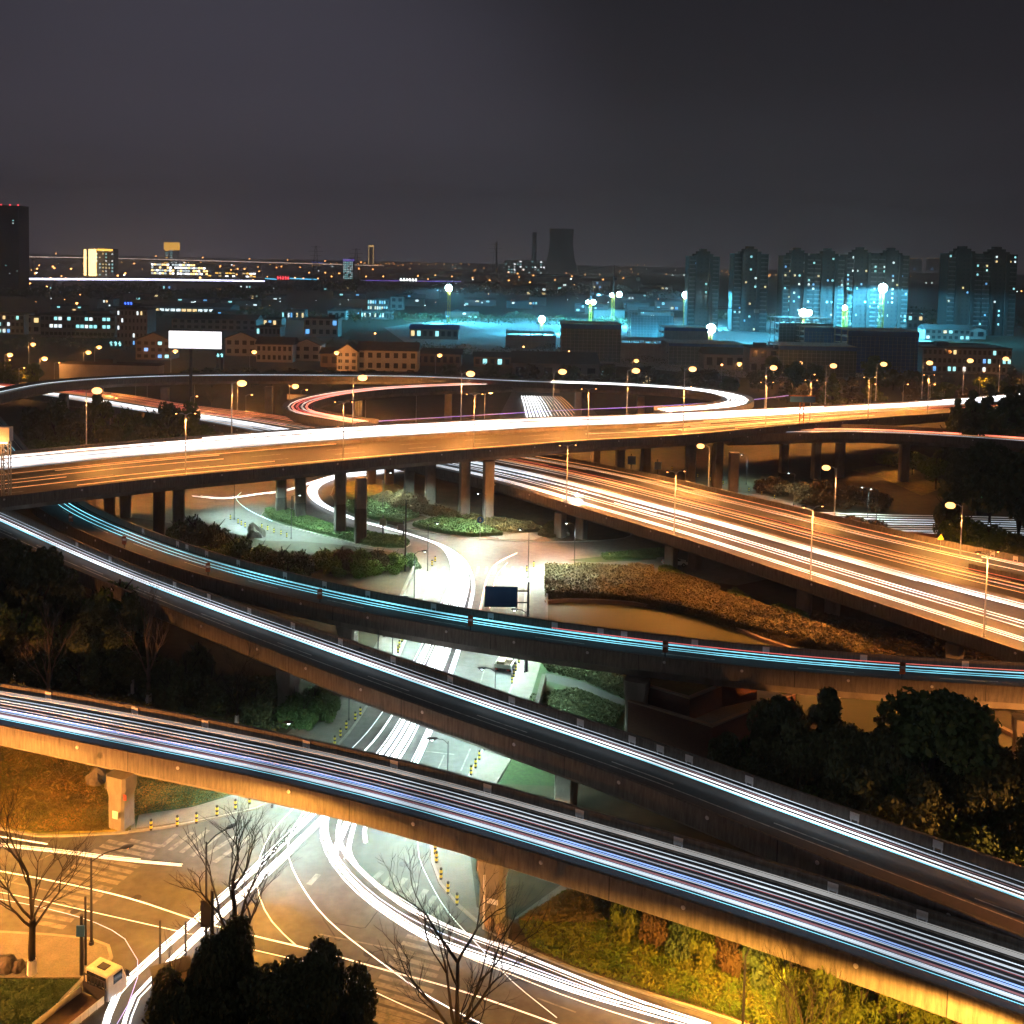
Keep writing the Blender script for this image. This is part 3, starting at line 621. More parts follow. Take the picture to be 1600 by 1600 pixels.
# street-level trails, each followed through the junction
G = lambda px, z=.65: smooth([P(x, y, z) for x, y in px], 1.5)
GT = [
 ([(510, 1272), (450, 1330), (400, 1376), (325, 1445), (250, 1517), (212, 1557), (190, 1620)], .17, 'trail_hot', 'thick white light trail ending bottom left, the right one of the pair'),
 ([(492, 1267), (400, 1355), (312, 1432), (237, 1497), (185, 1550), (160, 1620)], .15, 'trail_hot', 'thick white light trail ending bottom left, the left one of the pair'),
 ([(514, 1262), (455, 1333), (404, 1382), (329, 1450), (255, 1521), (217, 1560), (198, 1620)], .07, 'trail_white', 'thin white light trail hugging the thick pair at the bottom left'),
 ([(508, 1262), (507, 1312), (525, 1350), (562, 1392), (612, 1430), (670, 1465), (725, 1487), (800, 1512), (900, 1547), (1000, 1577), (1100, 1606)], .14, 'trail_hot', 'broad white light trail bending from the underpass to the bottom centre'),
 ([(537, 1262), (527, 1305), (540, 1335), (575, 1372), (625, 1412), (700, 1450), (800, 1488), (900, 1528), (1010, 1570), (1110, 1602)], .10, 'trail_white', 'white light trail bending right, just behind the broadest one'),
 ([(515, 1262), (513, 1305), (533, 1345), (570, 1385), (620, 1422), (690, 1458), (800, 1500), (900, 1537), (1060, 1592)], .06, 'trail_blue', 'thin bluish light trail within the bundle bending right'),
 ([(558, 1275), (546, 1320), (560, 1352), (590, 1380), (640, 1412), (720, 1455), (800, 1480)], .06, 'trail_soft', 'thin pale light trail on the inner side of the bundle bending right'),
 ([(675, 1470), (740, 1500), (800, 1523), (875, 1553), (960, 1582), (1040, 1606)], .05, 'trail_warm', 'thin warm light trail below the bundle at the bottom centre'),
 ([(545, 1278), (525, 1325), (520, 1345)], .16, 'trail_hot', 'short bright light trail under the lowest ramp'),
 ([(556, 1276), (547, 1310), (541, 1340)], .12, 'trail_white', 'second short light trail under the lowest ramp'),
 ([(572, 1285), (569, 1300), (571, 1317)], .10, 'trail_white', 'very short light trail ending just below the lowest ramp'),
 ([(461, 1260), (425, 1300), (402, 1355), (405, 1400), (425, 1440), (462, 1477)], .06, 'trail_warm', 'thin light trail curving down past the right bare tree'),
 ([(477, 1264), (452, 1307), (452, 1342), (475, 1390), (512, 1437), (600, 1507), (675, 1560), (765, 1606)], .06, 'trail_white', 'thin white light trail crossing the middle of the junction diagonally'),
 ([(-60, 1312), (0, 1320), (100, 1331), (187, 1342), (284, 1351)], .10, 'trail_warm', 'pinkish light trail ending on the left zebra crossing'),
 ([(-60, 1299), (0, 1307), (75, 1319)], .08, 'trail_warm', 'short pinkish light trail at the left edge by the grass'),
 ([(-60, 1350), (0, 1361), (100, 1380), (200, 1403), (317, 1441), (400, 1463), (500, 1487), (600, 1515), (700, 1542), (800, 1575), (880, 1604)], .07, 'trail_warm', 'long thin light trail crossing the junction from the left edge'),
 ([(0, 1394), (50, 1404), (140, 1424), (300, 1460), (400, 1485), (512, 1513), (575, 1545), (700, 1602)], .045, 'trail_warm', 'long faint light trail crossing the junction, nearer to the truck'),
 ([(-40, 1400), (0, 1405), (75, 1420), (150, 1442), (195, 1467), (215, 1500), (215, 1527), (200, 1570), (180, 1605)], .035, 'trail_purple', 'thin purple light trail turning the corner beside the truck'),
 ([(652, 1312), (655, 1340), (670, 1375), (700, 1425), (750, 1480), (800, 1533), (870, 1590)], .05, 'trail_soft', 'thin pale cyan light trail beside the right kerb of the junction'),
 ([(808, 864), (778, 879), (763, 900), (752, 943), (748, 965)], .09, 'trail_redhot', 'red light trail left of the blue sign board'),
 ([(793, 879), (778, 896), (770, 920), (765, 950)], .08, 'trail_redhot', 'red light trail partly behind the blue sign board'),
 ([(800, 868), (772, 885), (758, 915)], .05, 'trail_red', 'thin red light trail between the two red ones'),
 ([(300, 775), (350, 779), (406, 772), (444, 767), (481, 756), (519, 746), (560, 743), (640, 734)], .16, 'trail_white', 'white light trail sweeping left of the piers on the roundabout'),
 ([(377, 769), (369, 778), (380, 791), (402, 804), (425, 814)], .07, 'trail_cyan', 'short cyan hooked light trail left of the hedge island'),
]
for gi, (pts, r, m, lb) in enumerate(GT):
    c_ = G(pts)
    if r >= .09:
        rr_ = random.Random(gi); ss = []
        for q in range(6):
            n_ = len(c_); o0 = (q - 2.5) * r * .62 + rr_.uniform(-.04, .04); ph = rr_.uniform(0, 6.28); h0 = rr_.uniform(-.15, .15); a0 = int(rr_.random() ** 3 * n_ * .3) if q in (0, 5, 3) else 0; b0 = n_ - (int(rr_.random() ** 3 * n_ * .3) if q in (0, 4) else 0); pp = []
            for i in range(a0, b0):
                d = c_[min(i + 1, n_ - 1)] - c_[max(i - 1, 0)]; d.z = 0; d.normalize(); pp.append(c_[i] + Vector((-d.y, d.x, 0)) * (o0 + .06 * math.sin(i * .13 + ph)) + Vector((0, 0, h0)))
            ss.append((pp, r * rr_.uniform(.15, .34)))
        trail(ss, r, m, lb, 'light trails on the street below')
    else: trail(c_, r * .8, m, lb, 'light trails on the street below')
rnd = random.Random(11)
base = [(640, 733), (560, 738), (513, 748), (489, 763), (496, 783), (520, 797), (560, 813), (600, 824), (650, 838), (690, 853), (712, 872), (722, 905), (712, 945), (690, 1007), (655, 1085), (620, 1150), (580, 1205), (540, 1262)]
wid = [6, 8, 10, 10, 10, 9, 6, 4, 4, 7, 14, 20, 26, 32, 40, 50, 60, 40]
mb = MB(); b = P(700, 900, 0)
for k in range(26):
    t = rnd.uniform(-1, 1); dt = rnd.uniform(-.5, .5); st = rnd.choice((0, 0, 0, 1, 4, 8)); en = len(base) - rnd.choice((0, 0, 1, 3))
    pts = [(x + (t + dt * (i / 17)) * wid[i] * .8, y + t * wid[i] * .12) for i, (x, y) in enumerate(base)][st:en]
    mb.path([p - b for p in G(pts, rnd.uniform(.5, .9))], rnd.uniform(.05, .13), n=4, mi=rnd.choice((0, 0, 1, 2)))
o = mb.build('white_light_streaks', [M_['trail_white'], M_['trail_hot'], M_['trail_soft']], loc=b); o['kind'] = 'stuff'; tag(o, 'crowded white headlight streaks pouring from the roundabout down the street under the ramps', 'light trail')
mb = MB(); b = P(830, 630, 0)
for k in range(16):
    t = k / 15; mi = 0 if t < .5 else (1 if t < .85 else 2)
    mb.path([p - b for p in smooth([P(815 + t * 60, 619, .7), P(818 + t * 68, 628, .7), P(822 + t * 80, 645, .7), P(826 + t * 90, 660, .7)], 5)], .12 + .12 * (t < .4), n=4, mi=mi)
o = mb.build('white_light_streaks', [M_['trail_hot'], M_['trail_warm'], M_['trail_orange']], loc=b); o['kind'] = 'stuff'; tag(o, 'glaring knot of headlight streaks on the avenue under the far flyover', 'light trail')
mb = MB(); b = P(1300, 820, 0)
for k in range(9):
    y = 806 + k * 3.4
    mb.path([p - b for p in smooth([P(1240 + k * 14, y - 8 - k * .4, .7), P(1330, y - 3, .7), P(1470, y, .7), P(1640, y + 4, .7)], 8)], .07, n=4, mi=rnd.choice((0, 1)))
o = mb.build('pale_light_streaks', [M_['trail_soft'], M_['trail_dim']], loc=b); o['kind'] = 'stuff'; tag(o, 'pale horizontal streaks on the street behind the orange expressway at the right', 'light trail')

# ------------------------------------------------------------------ street lamps
LP = 6.0
def add_light(parent, loc, kind, col, power, radius=0.25, size=None, blend=0.6, rot=(0, 0, 0)):
    l = bpy.data.lights.new('lamp_light', kind); l.color = col; l.energy = power * LP; l.shadow_soft_size = radius
    if kind == 'SPOT': l.spot_size = R(size or 150); l.spot_blend = blend if (size or 0) < 170 else .12
    o = bpy.data.objects.new('lamp_light', l); C.objects.link(o); o.parent = parent; o.location = loc; o.rotation_euler = rot; return o
def make_lamp(name, H, arm, label, group, lit='glow_sodium', col=SOD, power=900, bowl=.42, pole='steel_pole', double=False, spot=158, r0=.13, dark=False, loc=(0, 0, 0)):
    t = empty(name, loc, label, 'street lamp', group)
    m = MB(); m.tube((0, 0, 0), (0, 0, .35), r0 * 1.9, r0 * 1.7, 8); m.tube((0, 0, .3), (0, 0, H), r0, r0 * .6, 8); m.build('pole', M_[pole], t)
    for sgn in ((1, -1) if double else (1,)):
        m = MB(); pts = [Vector((0, 0, H - .25)), Vector((sgn * arm * .45, 0, H + .15)), Vector((sgn * arm, 0, H + .22))]; m.path(smooth(pts, .4), r0 * .5, 5); m.build('arm', M_[pole], t)
        m = MB(); m.ball((sgn * (arm + .35), 0, H + .26), .55, 8, sq=(1.0, .42, .26)); h = m.build('lamp_head', M_['dark_metal' if dark else pole], t, smooth=True)
        m = MB(); m.ball((0, 0, 0), bowl, 10, sq=(.95, .8, .62)); g = m.build('lamp_bowl', M_[lit], h, smooth=True); g.location = (sgn * (arm + .38), 0, H + .16 - bowl * .25)
        if power: add_light(t, (sgn * (arm + .38), 0, H - .18 - bowl * .9), 'SPOT' if spot else 'POINT', col, power, .25, spot)
    return t
def place_lamps(proto, lst, z, rzf, lab, grp):
    for i, (px, py) in enumerate(lst):
        zz = z(px) if callable(z) else z; p = P(px, py, zz)
        o = proto if i == 0 else dup(proto)
        o.location = p; o.rotation_euler = (0, 0, rzf(px) if callable(rzf) else rzf)
        o['label'] = lab % nth(i, len(lst)); o['group'] = grp
zr = lambda t, k=-PAR: (lambda x: interp(t, x) + k)
lm = make_lamp('street_lamp', 11.3, 1.7, '', '', power=8200, bowl=1.1, spot=166)
place_lamps(lm, [(135, 697), (362, 680), (551, 668), (720, 658), (864, 652), (979, 648), (1068, 643), (1195, 638), (1289, 632), (1368, 627), (1440, 623), (1504, 617), (1560, 612)], zr(zM), 0.1, 'tall lit orange lamp on far edge of main viaduct, %s', 'lit lamps along the far edge of the main viaduct')
lm2 = make_lamp('street_lamp', 11.0, 1.2, '', '', power=3300, bowl=.16, double=True, dark=True, lit='glow_sodium_far', spot=164)
place_lamps(lm2, [(290, 745), (536, 720), (740, 702), (918, 688), (1067, 681), (1196, 669), (1265, 663), (1356, 655), (1449, 648)], zr(zM), lambda x: 0.2, 'dark twin headed lamp on near edge of main viaduct, %s', 'dark headed lamps along the near edge of the main viaduct')
lm3 = make_lamp('street_lamp', 8.9, 1.5, '', '', power=4600, bowl=.85, spot=152)
place_lamps(lm3, [(1107, 764), (1304, 804), (1500, 875)], zr(zS), 3.0, 'lit orange lamp on far edge of the expressway, %s of three', 'lit lamps along the far edge of the expressway')
lm4 = make_lamp('street_lamp', 11.0, 1.2, '', '', power=3600, bowl=.16, double=True, dark=True, lit='glow_sodium_far', spot=166)
place_lamps(lm4, [(885, 787), (1053, 838), (1266, 907), (1537, 997)], zr(zS), .3, 'dark twin headed lamp on near edge of expressway, %s', 'dark headed lamps along the near edge of the expressway')
lm5 = make_lamp('street_lamp', 9.5, 1.5, '', '', power=1100, bowl=1.2, spot=0)
FL = [(8, 590), (62, 597), (131, 585), (148, 575), (267, 582), (371, 640), (390, 583), (452, 648), (532, 584), (560, 660), (650, 661), (680, 588), (757, 656), (833, 592), (987, 597), (1600, 600), (1243, 600), (1148, 602), (45, 570)]
FL.sort()
place_lamps(lm5, FL, 0, lambda x: 3.1 if x in (560, 650, 532) else .2, 'lit orange lamp on streets beyond main viaduct, %s', 'orange lamps on streets beyond the main viaduct')
lm6 = make_lamp('street_lamp', 9.0, 1.3, '', '', power=2200, bowl=.3, dark=False, lit='glow_sodium_far', spot=130, r0=.10)
place_lamps(lm6, [(8, 600), (85, 605), (162, 640), (212, 635), (230, 640), (304, 640), (384, 665), (470, 655), (571, 660), (172, 672), (298, 668), (30, 615), (1265, 622), (1360, 640), (1410, 640), (1452, 640), (1530, 615), (1597, 612)], lambda x: 2, .2, 'slim weakly lit lamp post beyond main viaduct, %s', 'weak lamp posts beyond the main viaduct')  # a few posts among the left trees are added to light their crowns
# LED lamps along the street below the ramps
ld = make_lamp('street_lamp', 8.0, 1.1, '', '', power=3200, bowl=.16, col=LED, lit='glow_led', spot=155, r0=.07, dark=True, pole='dark_metal')
LD = [(366, 812), (455, 842), (598, 800), (647, 945), (668, 893), (758, 838), (825, 904), (820, 1052), (897, 892), (912, 835), (1166, 757), (1240, 790), (1355, 815), (1369, 818), (613, 1030), (545, 1127), (590, 1070), (772, 1160), (698, 1290), (425, 1262)]
LD.sort()
LR = [a for a in LD if a[0] > 1100]; LD = [a for a in LD if a[0] < 1100]
place_lamps(ld, LD, 0, lambda x: 0.1 if x in (366, 598, 647, 668, 613, 545, 590, 455, 425) else 3.2, 'slim dark white headed lamp beside the lower streets, %s', 'slim white lamps beside the streets below')
ldr = make_lamp('street_lamp', 7.0, 1.0, '', '', power=800, bowl=.16, col=LED, lit='glow_led', spot=140, r0=.07, dark=True, pole='dark_metal')
place_lamps(ldr, LR, 0, 3.2, 'slim white headed lamp on the street behind the expressway, %s', 'slim lamps behind the expressway')
# dark-headed cobra lamps in the foreground
def cobra(px, py, H, rz, power, label, arm=2.2, z=0.0, spot=176):
    t = make_lamp('street_lamp', H, arm, label, None, power=power, bowl=.10, dark=True, pole='dark_metal', spot=spot, lit='glow_sodium_far', r0=.11, col=(1.0, .42, .06))
    t.location = P(px, py, z); t.rotation_euler = (0, 0, rz); return t
cobra(322, 1492, 8.7, .9, 2500, 'dark lamp post with leaf shaped head by the bare tree at the junction', 1.9)
cobra(1160, 1625, 6.0, .9, 2200, 'dark lamp post with leaf shaped head on the lit shrub bed', 1.2)
cobra(143, 1478, 6.8, .5, 300, 'dark lamp post standing on the pavement corner behind the parked truck', 2.2)
cobra(-150, 1420, 9, 0.6, 3200, 'dark lamp post beside the zebra crossing beyond the left edge')
cobra(1180, 1930, 8.6, 1.5, 4600, 'dark lamp post beside the road beyond the bottom edge, right of centre')
cobra(1530, 1960, 8.6, 1.5, 3600, 'dark lamp post beside the road beyond the bottom right corner')
for x_, lb_ in ((-62, 'left'), (66, 'right')):  # unseen lamps, added to light the ramp parapets and the woods
    t = make_lamp('street_lamp', 13.0, 2.0, 'tall lamp post on the street in front of the picture, %s one of two' % lb_, 'tall lamps in front of the picture', power=34000, bowl=.3, dark=True, pole='dark_metal', spot=176, r0=.14)
    t.location = (x_, 60, 0); t.rotation_euler = (0, 0, 1.5)
import numpy as np
# ------------------------------------------------------------------ vegetation
def leaf_mesh(name, pts, nrm, size, m, seed=0, droop=0.0):
    rg = np.random.default_rng(seed); n = len(pts)
    a = rg.normal(size=(n, 3)) * 0.75 + nrm; a /= np.linalg.norm(a, axis=1, keepdims=True) + 1e-9
    r = rg.normal(size=(n, 3)); u = np.cross(a, r); u /= np.linalg.norm(u, axis=1, keepdims=True) + 1e-9; v = np.cross(a, u)
    s = size * rg.uniform(0.5, 1.3, (n, 1)); l = s * rg.uniform(1.0, 1.7, (n, 1))
    q = np.stack([pts - u * s * .5, pts + v * l * .5, pts + u * s * .5, pts - v * l * .5], 1).reshape(-1, 3)
    me = bpy.data.meshes.new(name); me.vertices.add(4 * n); me.vertices.foreach_set('co', q.ravel().astype(np.float32))
    me.loops.add(4 * n); me.loops.foreach_set('vertex_index', np.arange(4 * n, dtype=np.int32))
    me.polygons.add(n); me.polygons.foreach_set('loop_start', np.arange(n, dtype=np.int32) * 4)
    me.materials.append(M_[m]) if m else None
    me.update(calc_edges=True); return me
def crown_pts(kind, n, seed):
    """unit crown: footprint radius about 0.5, z from 0 to 1"""
    rg = np.random.default_rng(seed); lob = []
    if kind == 'round':
        for k in range(26):
            t = rg.uniform(0, 6.28); z = rg.uniform(0.12, 0.88); rr = .36 * math.sin(math.pi * (0.12 + 0.80 * z)) ** .7 * rg.uniform(.3, 1) ; lob.append((rr * math.cos(t), rr * math.sin(t), z, rg.uniform(.10, .19)))
    elif kind == 'cone':
        for k in range(46):
            z = rg.uniform(0, 1) ** 1.2; t = rg.uniform(0, 6.28); rr = .42 * (1 - z) * rg.uniform(.5, 1); lob.append((rr * math.cos(t), rr * math.sin(t), .04 + z * .9, .05 + .09 * (1 - z)))
    elif kind == 'dome':
        for k in range(20):
            t = rg.uniform(0, 6.28); rr = .36 * rg.uniform(0, 1) ** .5; lob.append((rr * math.cos(t), rr * math.sin(t), rg.uniform(.15, .75) * (1 - rr), rg.uniform(.13, .24)))
    elif kind == 'column':
        for k in range(26):
            t = rg.uniform(0, 6.28); z = rg.uniform(.05, .92); rr = .2 * (1 - z * .6) * rg.uniform(.2, 1); lob.append((rr * math.cos(t), rr * math.sin(t), z, rg.uniform(.10, .17)))
    lob = np.array(lob); k = rg.choice(len(lob), n, p=lob[:, 3] ** 2 / (lob[:, 3] ** 2).sum())
    d = rg.normal(size=(n, 3)); d /= np.linalg.norm(d, axis=1, keepdims=True)
    r = lob[k, 3:4] * rg.uniform(.72, 1.08, (n, 1)); sq = np.array([1, 1, .8 if kind != 'cone' else .42])
    p = lob[k, :3] + d * r * sq; p[:, 2] = np.clip(p[:, 2], 0.0, 2); d[:, 2] += .3
    return p, d
CR = {}
def crown_mesh(kind, m, n, size, seed):
    key = (kind, m, n, seed)
    if key not in CR:
        p, d = crown_pts(kind, n, seed); CR[key] = leaf_mesh('crown', p, d, size, m, seed)
    return CR[key]
TR = {}
def trunk_mesh(m='bark'):
    if m not in TR:
        mb = MB(); mb.path([(0, 0, -.1), (0.01, 0, .25), (-.01, .01, .6), (0, 0, .8)], .03, n=7, rs=[.045, .035, .026, .014])
        for a in range(5):
            t = a * 1.3; mb.path([(0, 0, .32 + a * .07), (.10 * math.cos(t), .10 * math.sin(t), .44 + a * .07), (.2 * math.cos(t), .2 * math.sin(t), .60 + a * .06)], .01, n=5, rs=[.014, .010, .005])
        TR[m] = mb.build('trunk', M_[m]).data; bpy.data.objects.remove(bpy.data.objects['trunk'])
    return TR[m]
def tree(px, top, base, wpx, kind, m, label, group, n=5000, size=.05, seed=0, name='broadleaf_tree', low=0.12, cat='tree', white=False):
    b = P(px, base, 0); dist = b.y; h = max(0.6, CAM_H - (top - hz(px)) * dist / F); wd = wpx * dist / F
    rnd = random.Random(int(px * 7 + top)); t = empty(name, b, label, cat, group, rz=rnd.uniform(0, 6.28))
    cr = bpy.data.objects.new('crown', crown_mesh(kind, m, n, size, seed)); C.objects.link(cr); cr.parent = t
    cr.location = (0, 0, h * low); cr.scale = (wd, wd, h * (1 - low))
    tk = bpy.data.objects.new('trunk', trunk_mesh()); C.objects.link(tk); tk.parent = t; tk.scale = (h, h, h * .95)
    if white:
        mb = MB(); mb.tube((0, 0, 0), (0, 0, 1.2), h * .05, h * .043, 8); w_ = mb.build('painted_trunk_base', M_['white_paint'], t)
    return t
def forest(lst, kinds, mats, lab, grp, **kw):
    for i, a in enumerate(sorted(lst)):
        k = a[4] if len(a) > 4 else kinds[i % len(kinds)]; m = a[5] if len(a) > 5 else mats[i % len(mats)]
        tree(a[0], a[1], a[2], a[3], k, m, lab % nth(i, len(lst)), grp, seed=(i % 3) + 1, **kw)
# wood at the left, in front of the middle ramp
forest([(15, 845, 1010, 95), (62, 862, 1020, 90), (100, 893, 1010, 80), (150, 905, 1000, 60), (188, 880, 1005, 75), (35, 925, 1060, 95), (95, 955, 1075, 90), (150, 940, 1070, 85), (205, 930, 1060, 60), (5, 980, 1085, 90), (60, 1005, 1100, 80), (125, 1000, 1105, 80), (180, 985, 1090, 80), (-25, 900, 1040, 100), (-60, 860, 1040, 110)],
       ['round', 'dome', 'round'], ['leaf_dark', 'leaf_green', 'leaf_dark'], 'dark evergreen tree in the wood at left edge, %s', 'dark wood at the left edge', n=7000, size=.045)
forest([(245, 1010, 1092, 60), (290, 1020, 1110, 60), (330, 1040, 1118, 55), (265, 1045, 1120, 50), (400, 1070, 1140, 50), (310, 990, 1075, 50)], ['dome'], ['leaf_dark'], 'dark low bush between the middle and lowest ramps, %s', 'dark bushes between the ramps', n=3000, size=.06, name='bush', low=0, cat='bush')
forest([(460, 1078, 1135, 60), (492, 1066, 1128, 62), (515, 1085, 1118, 40), (475, 1095, 1140, 50)], ['dome'], ['leaf_green'], 'green bush beside the white lit pavement, %s of four', 'green bushes by the pavement', n=5000, size=.05, name='bush', low=0, cat='bush')
# trees behind the main viaduct at the left
forest([(50, 636, 712, 50), (88, 622, 715, 60), (125, 634, 720, 55), (155, 612, 700, 50, 'round', 'leaf_yellow'), (185, 638, 722, 60), (215, 632, 715, 50), (240, 618, 712, 50), (262, 628, 720, 52), (295, 626, 705, 50, 'round', 'leaf_lime'), (318, 650, 705, 40, 'dome', 'leaf_yellow'), (345, 662, 700, 40, 'dome', 'leaf_brown'), (275, 660, 726, 60), (225, 662, 730, 60), (170, 665, 732, 60), (110, 665, 735, 60), (60, 668, 735, 50), (200, 620, 690, 40, 'dome', 'leaf_yellow')],
       ['round', 'dome'], ['leaf_dark', 'leaf_green'], 'bushy tree behind the main viaduct at left, %s', 'trees behind the main viaduct', n=4000, size=.055)
forest([(5, 552, 600, 34), (28, 566, 603, 40), (50, 566, 606, 36), (12, 578, 612, 36), (-15, 560, 606, 40)], ['round', 'dome'], ['leaf_lime', 'leaf_yellow'], 'yellow green tree lit by lamps at far left, %s', 'lit yellow green trees at the far left', n=2500, size=.06)
# trees behind the main viaduct at the right
forest([(1185, 566, 612, 38), (1206, 556, 608, 40), (1240, 562, 612, 44), (1272, 566, 616, 40), (1300, 580, 640, 56, 'cone', 'leaf_yellow'), (1330, 586, 636, 60, 'cone', 'leaf_brown'), (1362, 588, 632, 56, 'cone', 'leaf_yellow'), (1368, 553, 606, 56), (1395, 566, 610, 40), (1424, 592, 632, 40, 'round', 'leaf_brown'), (1425, 568, 608, 44), (1476, 586, 630, 56, 'dome', 'leaf_yellow'), (1505, 596, 636, 44, 'dome', 'leaf_brown'), (1545, 575, 622, 50, 'dome', 'leaf_yellow'), (1580, 570, 618, 50, 'cone', 'leaf_dark'), (1140, 588, 622, 40), (1100, 592, 618, 36), (1230, 592, 630, 50, 'cone', 'leaf_dark'), (1268, 596, 634, 44, 'dome', 'leaf_brown')],
       ['dome', 'round'], ['leaf_dark', 'leaf_green'], 'tree behind the right end of main viaduct, %s', 'trees behind the main viaduct at the right', n=2500, size=.06)
forest([(x, 566 + (i * 7) % 13, 600 + (i * 5) % 9, 34 + (i * 11) % 14) for i, x in enumerate(range(300, 1120, 31))], ['dome', 'round'], ['leaf_dark', 'leaf_dark', 'leaf_brown'], 'dim tree in the belt beyond the far flyover, %s', 'tree belt beyond the far flyover', n=1200, size=.08)
# tall cedars hiding the right end of the main viaduct
forest([(1492, 618, 745, 80), (1515, 606, 742, 90), (1540, 594, 738, 95), (1568, 600, 742, 95), (1596, 596, 740, 95), (1625, 592, 742, 95), (1484, 634, 748, 60), (1510, 640, 752, 80), (1550, 632, 752, 90), (1590, 630, 752, 90)], ['cone', 'cone', 'round'], ['leaf_dark', 'leaf_green'], 'tall dark cedar at the right end of main viaduct, %s', 'tall cedars at the right edge', n=6000, size=.05, name='cedar_tree', low=.08)
forest([(1388, 700, 730, 44), (1425, 694, 742, 60), (1462, 700, 765, 60), (1500, 700, 800, 80, 'round', 'leaf_dark'), (1545, 690, 820, 90, 'round', 'leaf_dark'), (1590, 700, 850, 90, 'round', 'leaf_dark'), (1500, 786, 872, 72, 'dome', 'leaf_yellow'), (1545, 800, 880, 80, 'dome', 'leaf_green'), (1590, 820, 890, 80, 'dome', 'leaf_dark'), (1635, 720, 860, 90, 'round', 'leaf_dark'), (1478, 760, 850, 40, 'dome', 'leaf_dark')], ['dome'], ['leaf_yellow', 'leaf_green'], 'bushy tree between branch ramp and expressway, %s', 'trees between the branch ramp and the expressway', n=4500, size=.05)
forest([(1215, 735, 775, 40), (1250, 742, 782, 50), (1285, 738, 790, 60), (1325, 748, 792, 60), (1365, 756, 795, 50), (1335, 800, 828, 44), (1368, 806, 836, 40), (1190, 742, 768, 30)], ['dome'], ['leaf_brown'], 'reddish brown shrub behind the expressway, %s', 'brown shrubs behind the expressway', n=2500, size=.06, name='shrub', low=0, cat='bush')
# bushes near the roundabout
forest([(305, 787, 866, 52), (335, 800, 875, 52), (368, 822, 890, 55), (405, 838, 900, 55), (440, 843, 905, 52), (472, 846, 910, 45), (280, 800, 860, 40), (330, 840, 900, 60), (390, 862, 920, 60), (450, 870, 925, 55)], ['dome'], ['leaf_green', 'leaf_dark'], 'dark bush left of the roundabout behind the cyan ramp, %s', 'dark bushes left of the roundabout', n=4000, size=.05, name='bush', low=0, cat='bush')
forest([(508, 850, 893, 42), (535, 846, 895, 46), (563, 848, 897, 46), (590, 850, 896, 44), (615, 856, 893, 40), (642, 862, 889, 34, 'dome', 'leaf_green'), (522, 862, 900, 40), (575, 866, 901, 50)], ['dome'], ['leaf_yellow', 'leaf_yellow', 'leaf_brown'], 'orange lit round bush left of the street, %s', 'orange lit bushes left of the street', n=5000, size=.05, name='bush', low=0, cat='bush')
forest([(605, 762, 790, 32), (628, 758, 796, 40), (655, 768, 803, 44), (680, 782, 808, 36), (590, 770, 786, 24), (702, 790, 812, 28)], ['dome'], ['leaf_brown'], 'reddish shrub on the roundabout island, %s', 'shrubs on the roundabout island', n=2500, size=.06, name='shrub', low=0, cat='bush')
# wood at the right between the two ramps
forest([(a_, b_, c_, int(d_ * 1.35), *e_) for a_, b_, c_, d_, *e_ in [(1130, 1165, 1290, 60), (1165, 1125, 1290, 75), (1205, 1098, 1288, 80), (1240, 1130, 1330, 80), (1285, 1074, 1320, 150, 'cone', 'leaf_dark'), (1330, 1120, 1350, 95), (1385, 1098, 1360, 110), (1450, 1086, 1372, 170, 'round', 'leaf_green'), (1510, 1118, 1372, 110), (1535, 1190, 1405, 110), (1590, 1165, 1400, 110), (1640, 1150, 1400, 110), (1420, 1215, 1400, 120), (1345, 1205, 1385, 110), (1270, 1195, 1355, 110), (1195, 1170, 1320, 90), (1570, 1250, 1430, 120), (1490, 1235, 1415, 120), (1230, 1215, 1345, 80), (1610, 1290, 1445, 90), (1310, 1150, 1360, 90), (1365, 1150, 1372, 90), (1255, 1160, 1340, 80)]],
       ['round', 'dome', 'round'], ['leaf_dark', 'leaf_green', 'leaf_dark'], 'dark tree in the wood right of the brick walls, %s', 'dark wood at the right between the ramps', n=11000, size=.034)
# near dark evergreens at the bottom
for i, (x, tp, bs, wd) in enumerate(((280, 1565, 1800, 170), (342, 1490, 1770, 160), (425, 1550, 1800, 220), (484, 1498, 1790, 180), (535, 1560, 1800, 150))):
    tree(x, tp, bs, wd, 'round', 'leaf_dark', 'dark glossy evergreen at the bottom edge, %s of five' % nth(i, 5), 'dark evergreens at the bottom edge', n=17000, size=.027, seed=i + 4, low=.05)
# shrubs on the lit bed at the bottom right
forest([(985 + i * 40, 1402 + i * 14 - (i % 3) * 5, 1462 + i * 15, 62, 'dome', ('leaf_yellow', 'leaf_brown', 'leaf_green')[i % 3]) for i in range(17)], ['dome'], ['leaf_yellow'], 'leafy shrub under the lowest ramp at bottom right, %s', 'shrubs under the lowest ramp', n=5000, size=.055, name='shrub', low=0, cat='bush')
forest([(1235, 1505, 1640, 70), (1285, 1520, 1660, 80), (1340, 1545, 1680, 70), (1400, 1572, 1660, 80), (1455, 1575, 1650, 60)], ['dome', 'round'], ['leaf_yellow'], 'bright yellow lit bush at bottom right, %s of five', 'bright lit bushes at the bottom right', n=6000, size=.04, name='bush', low=.15, cat='bush')

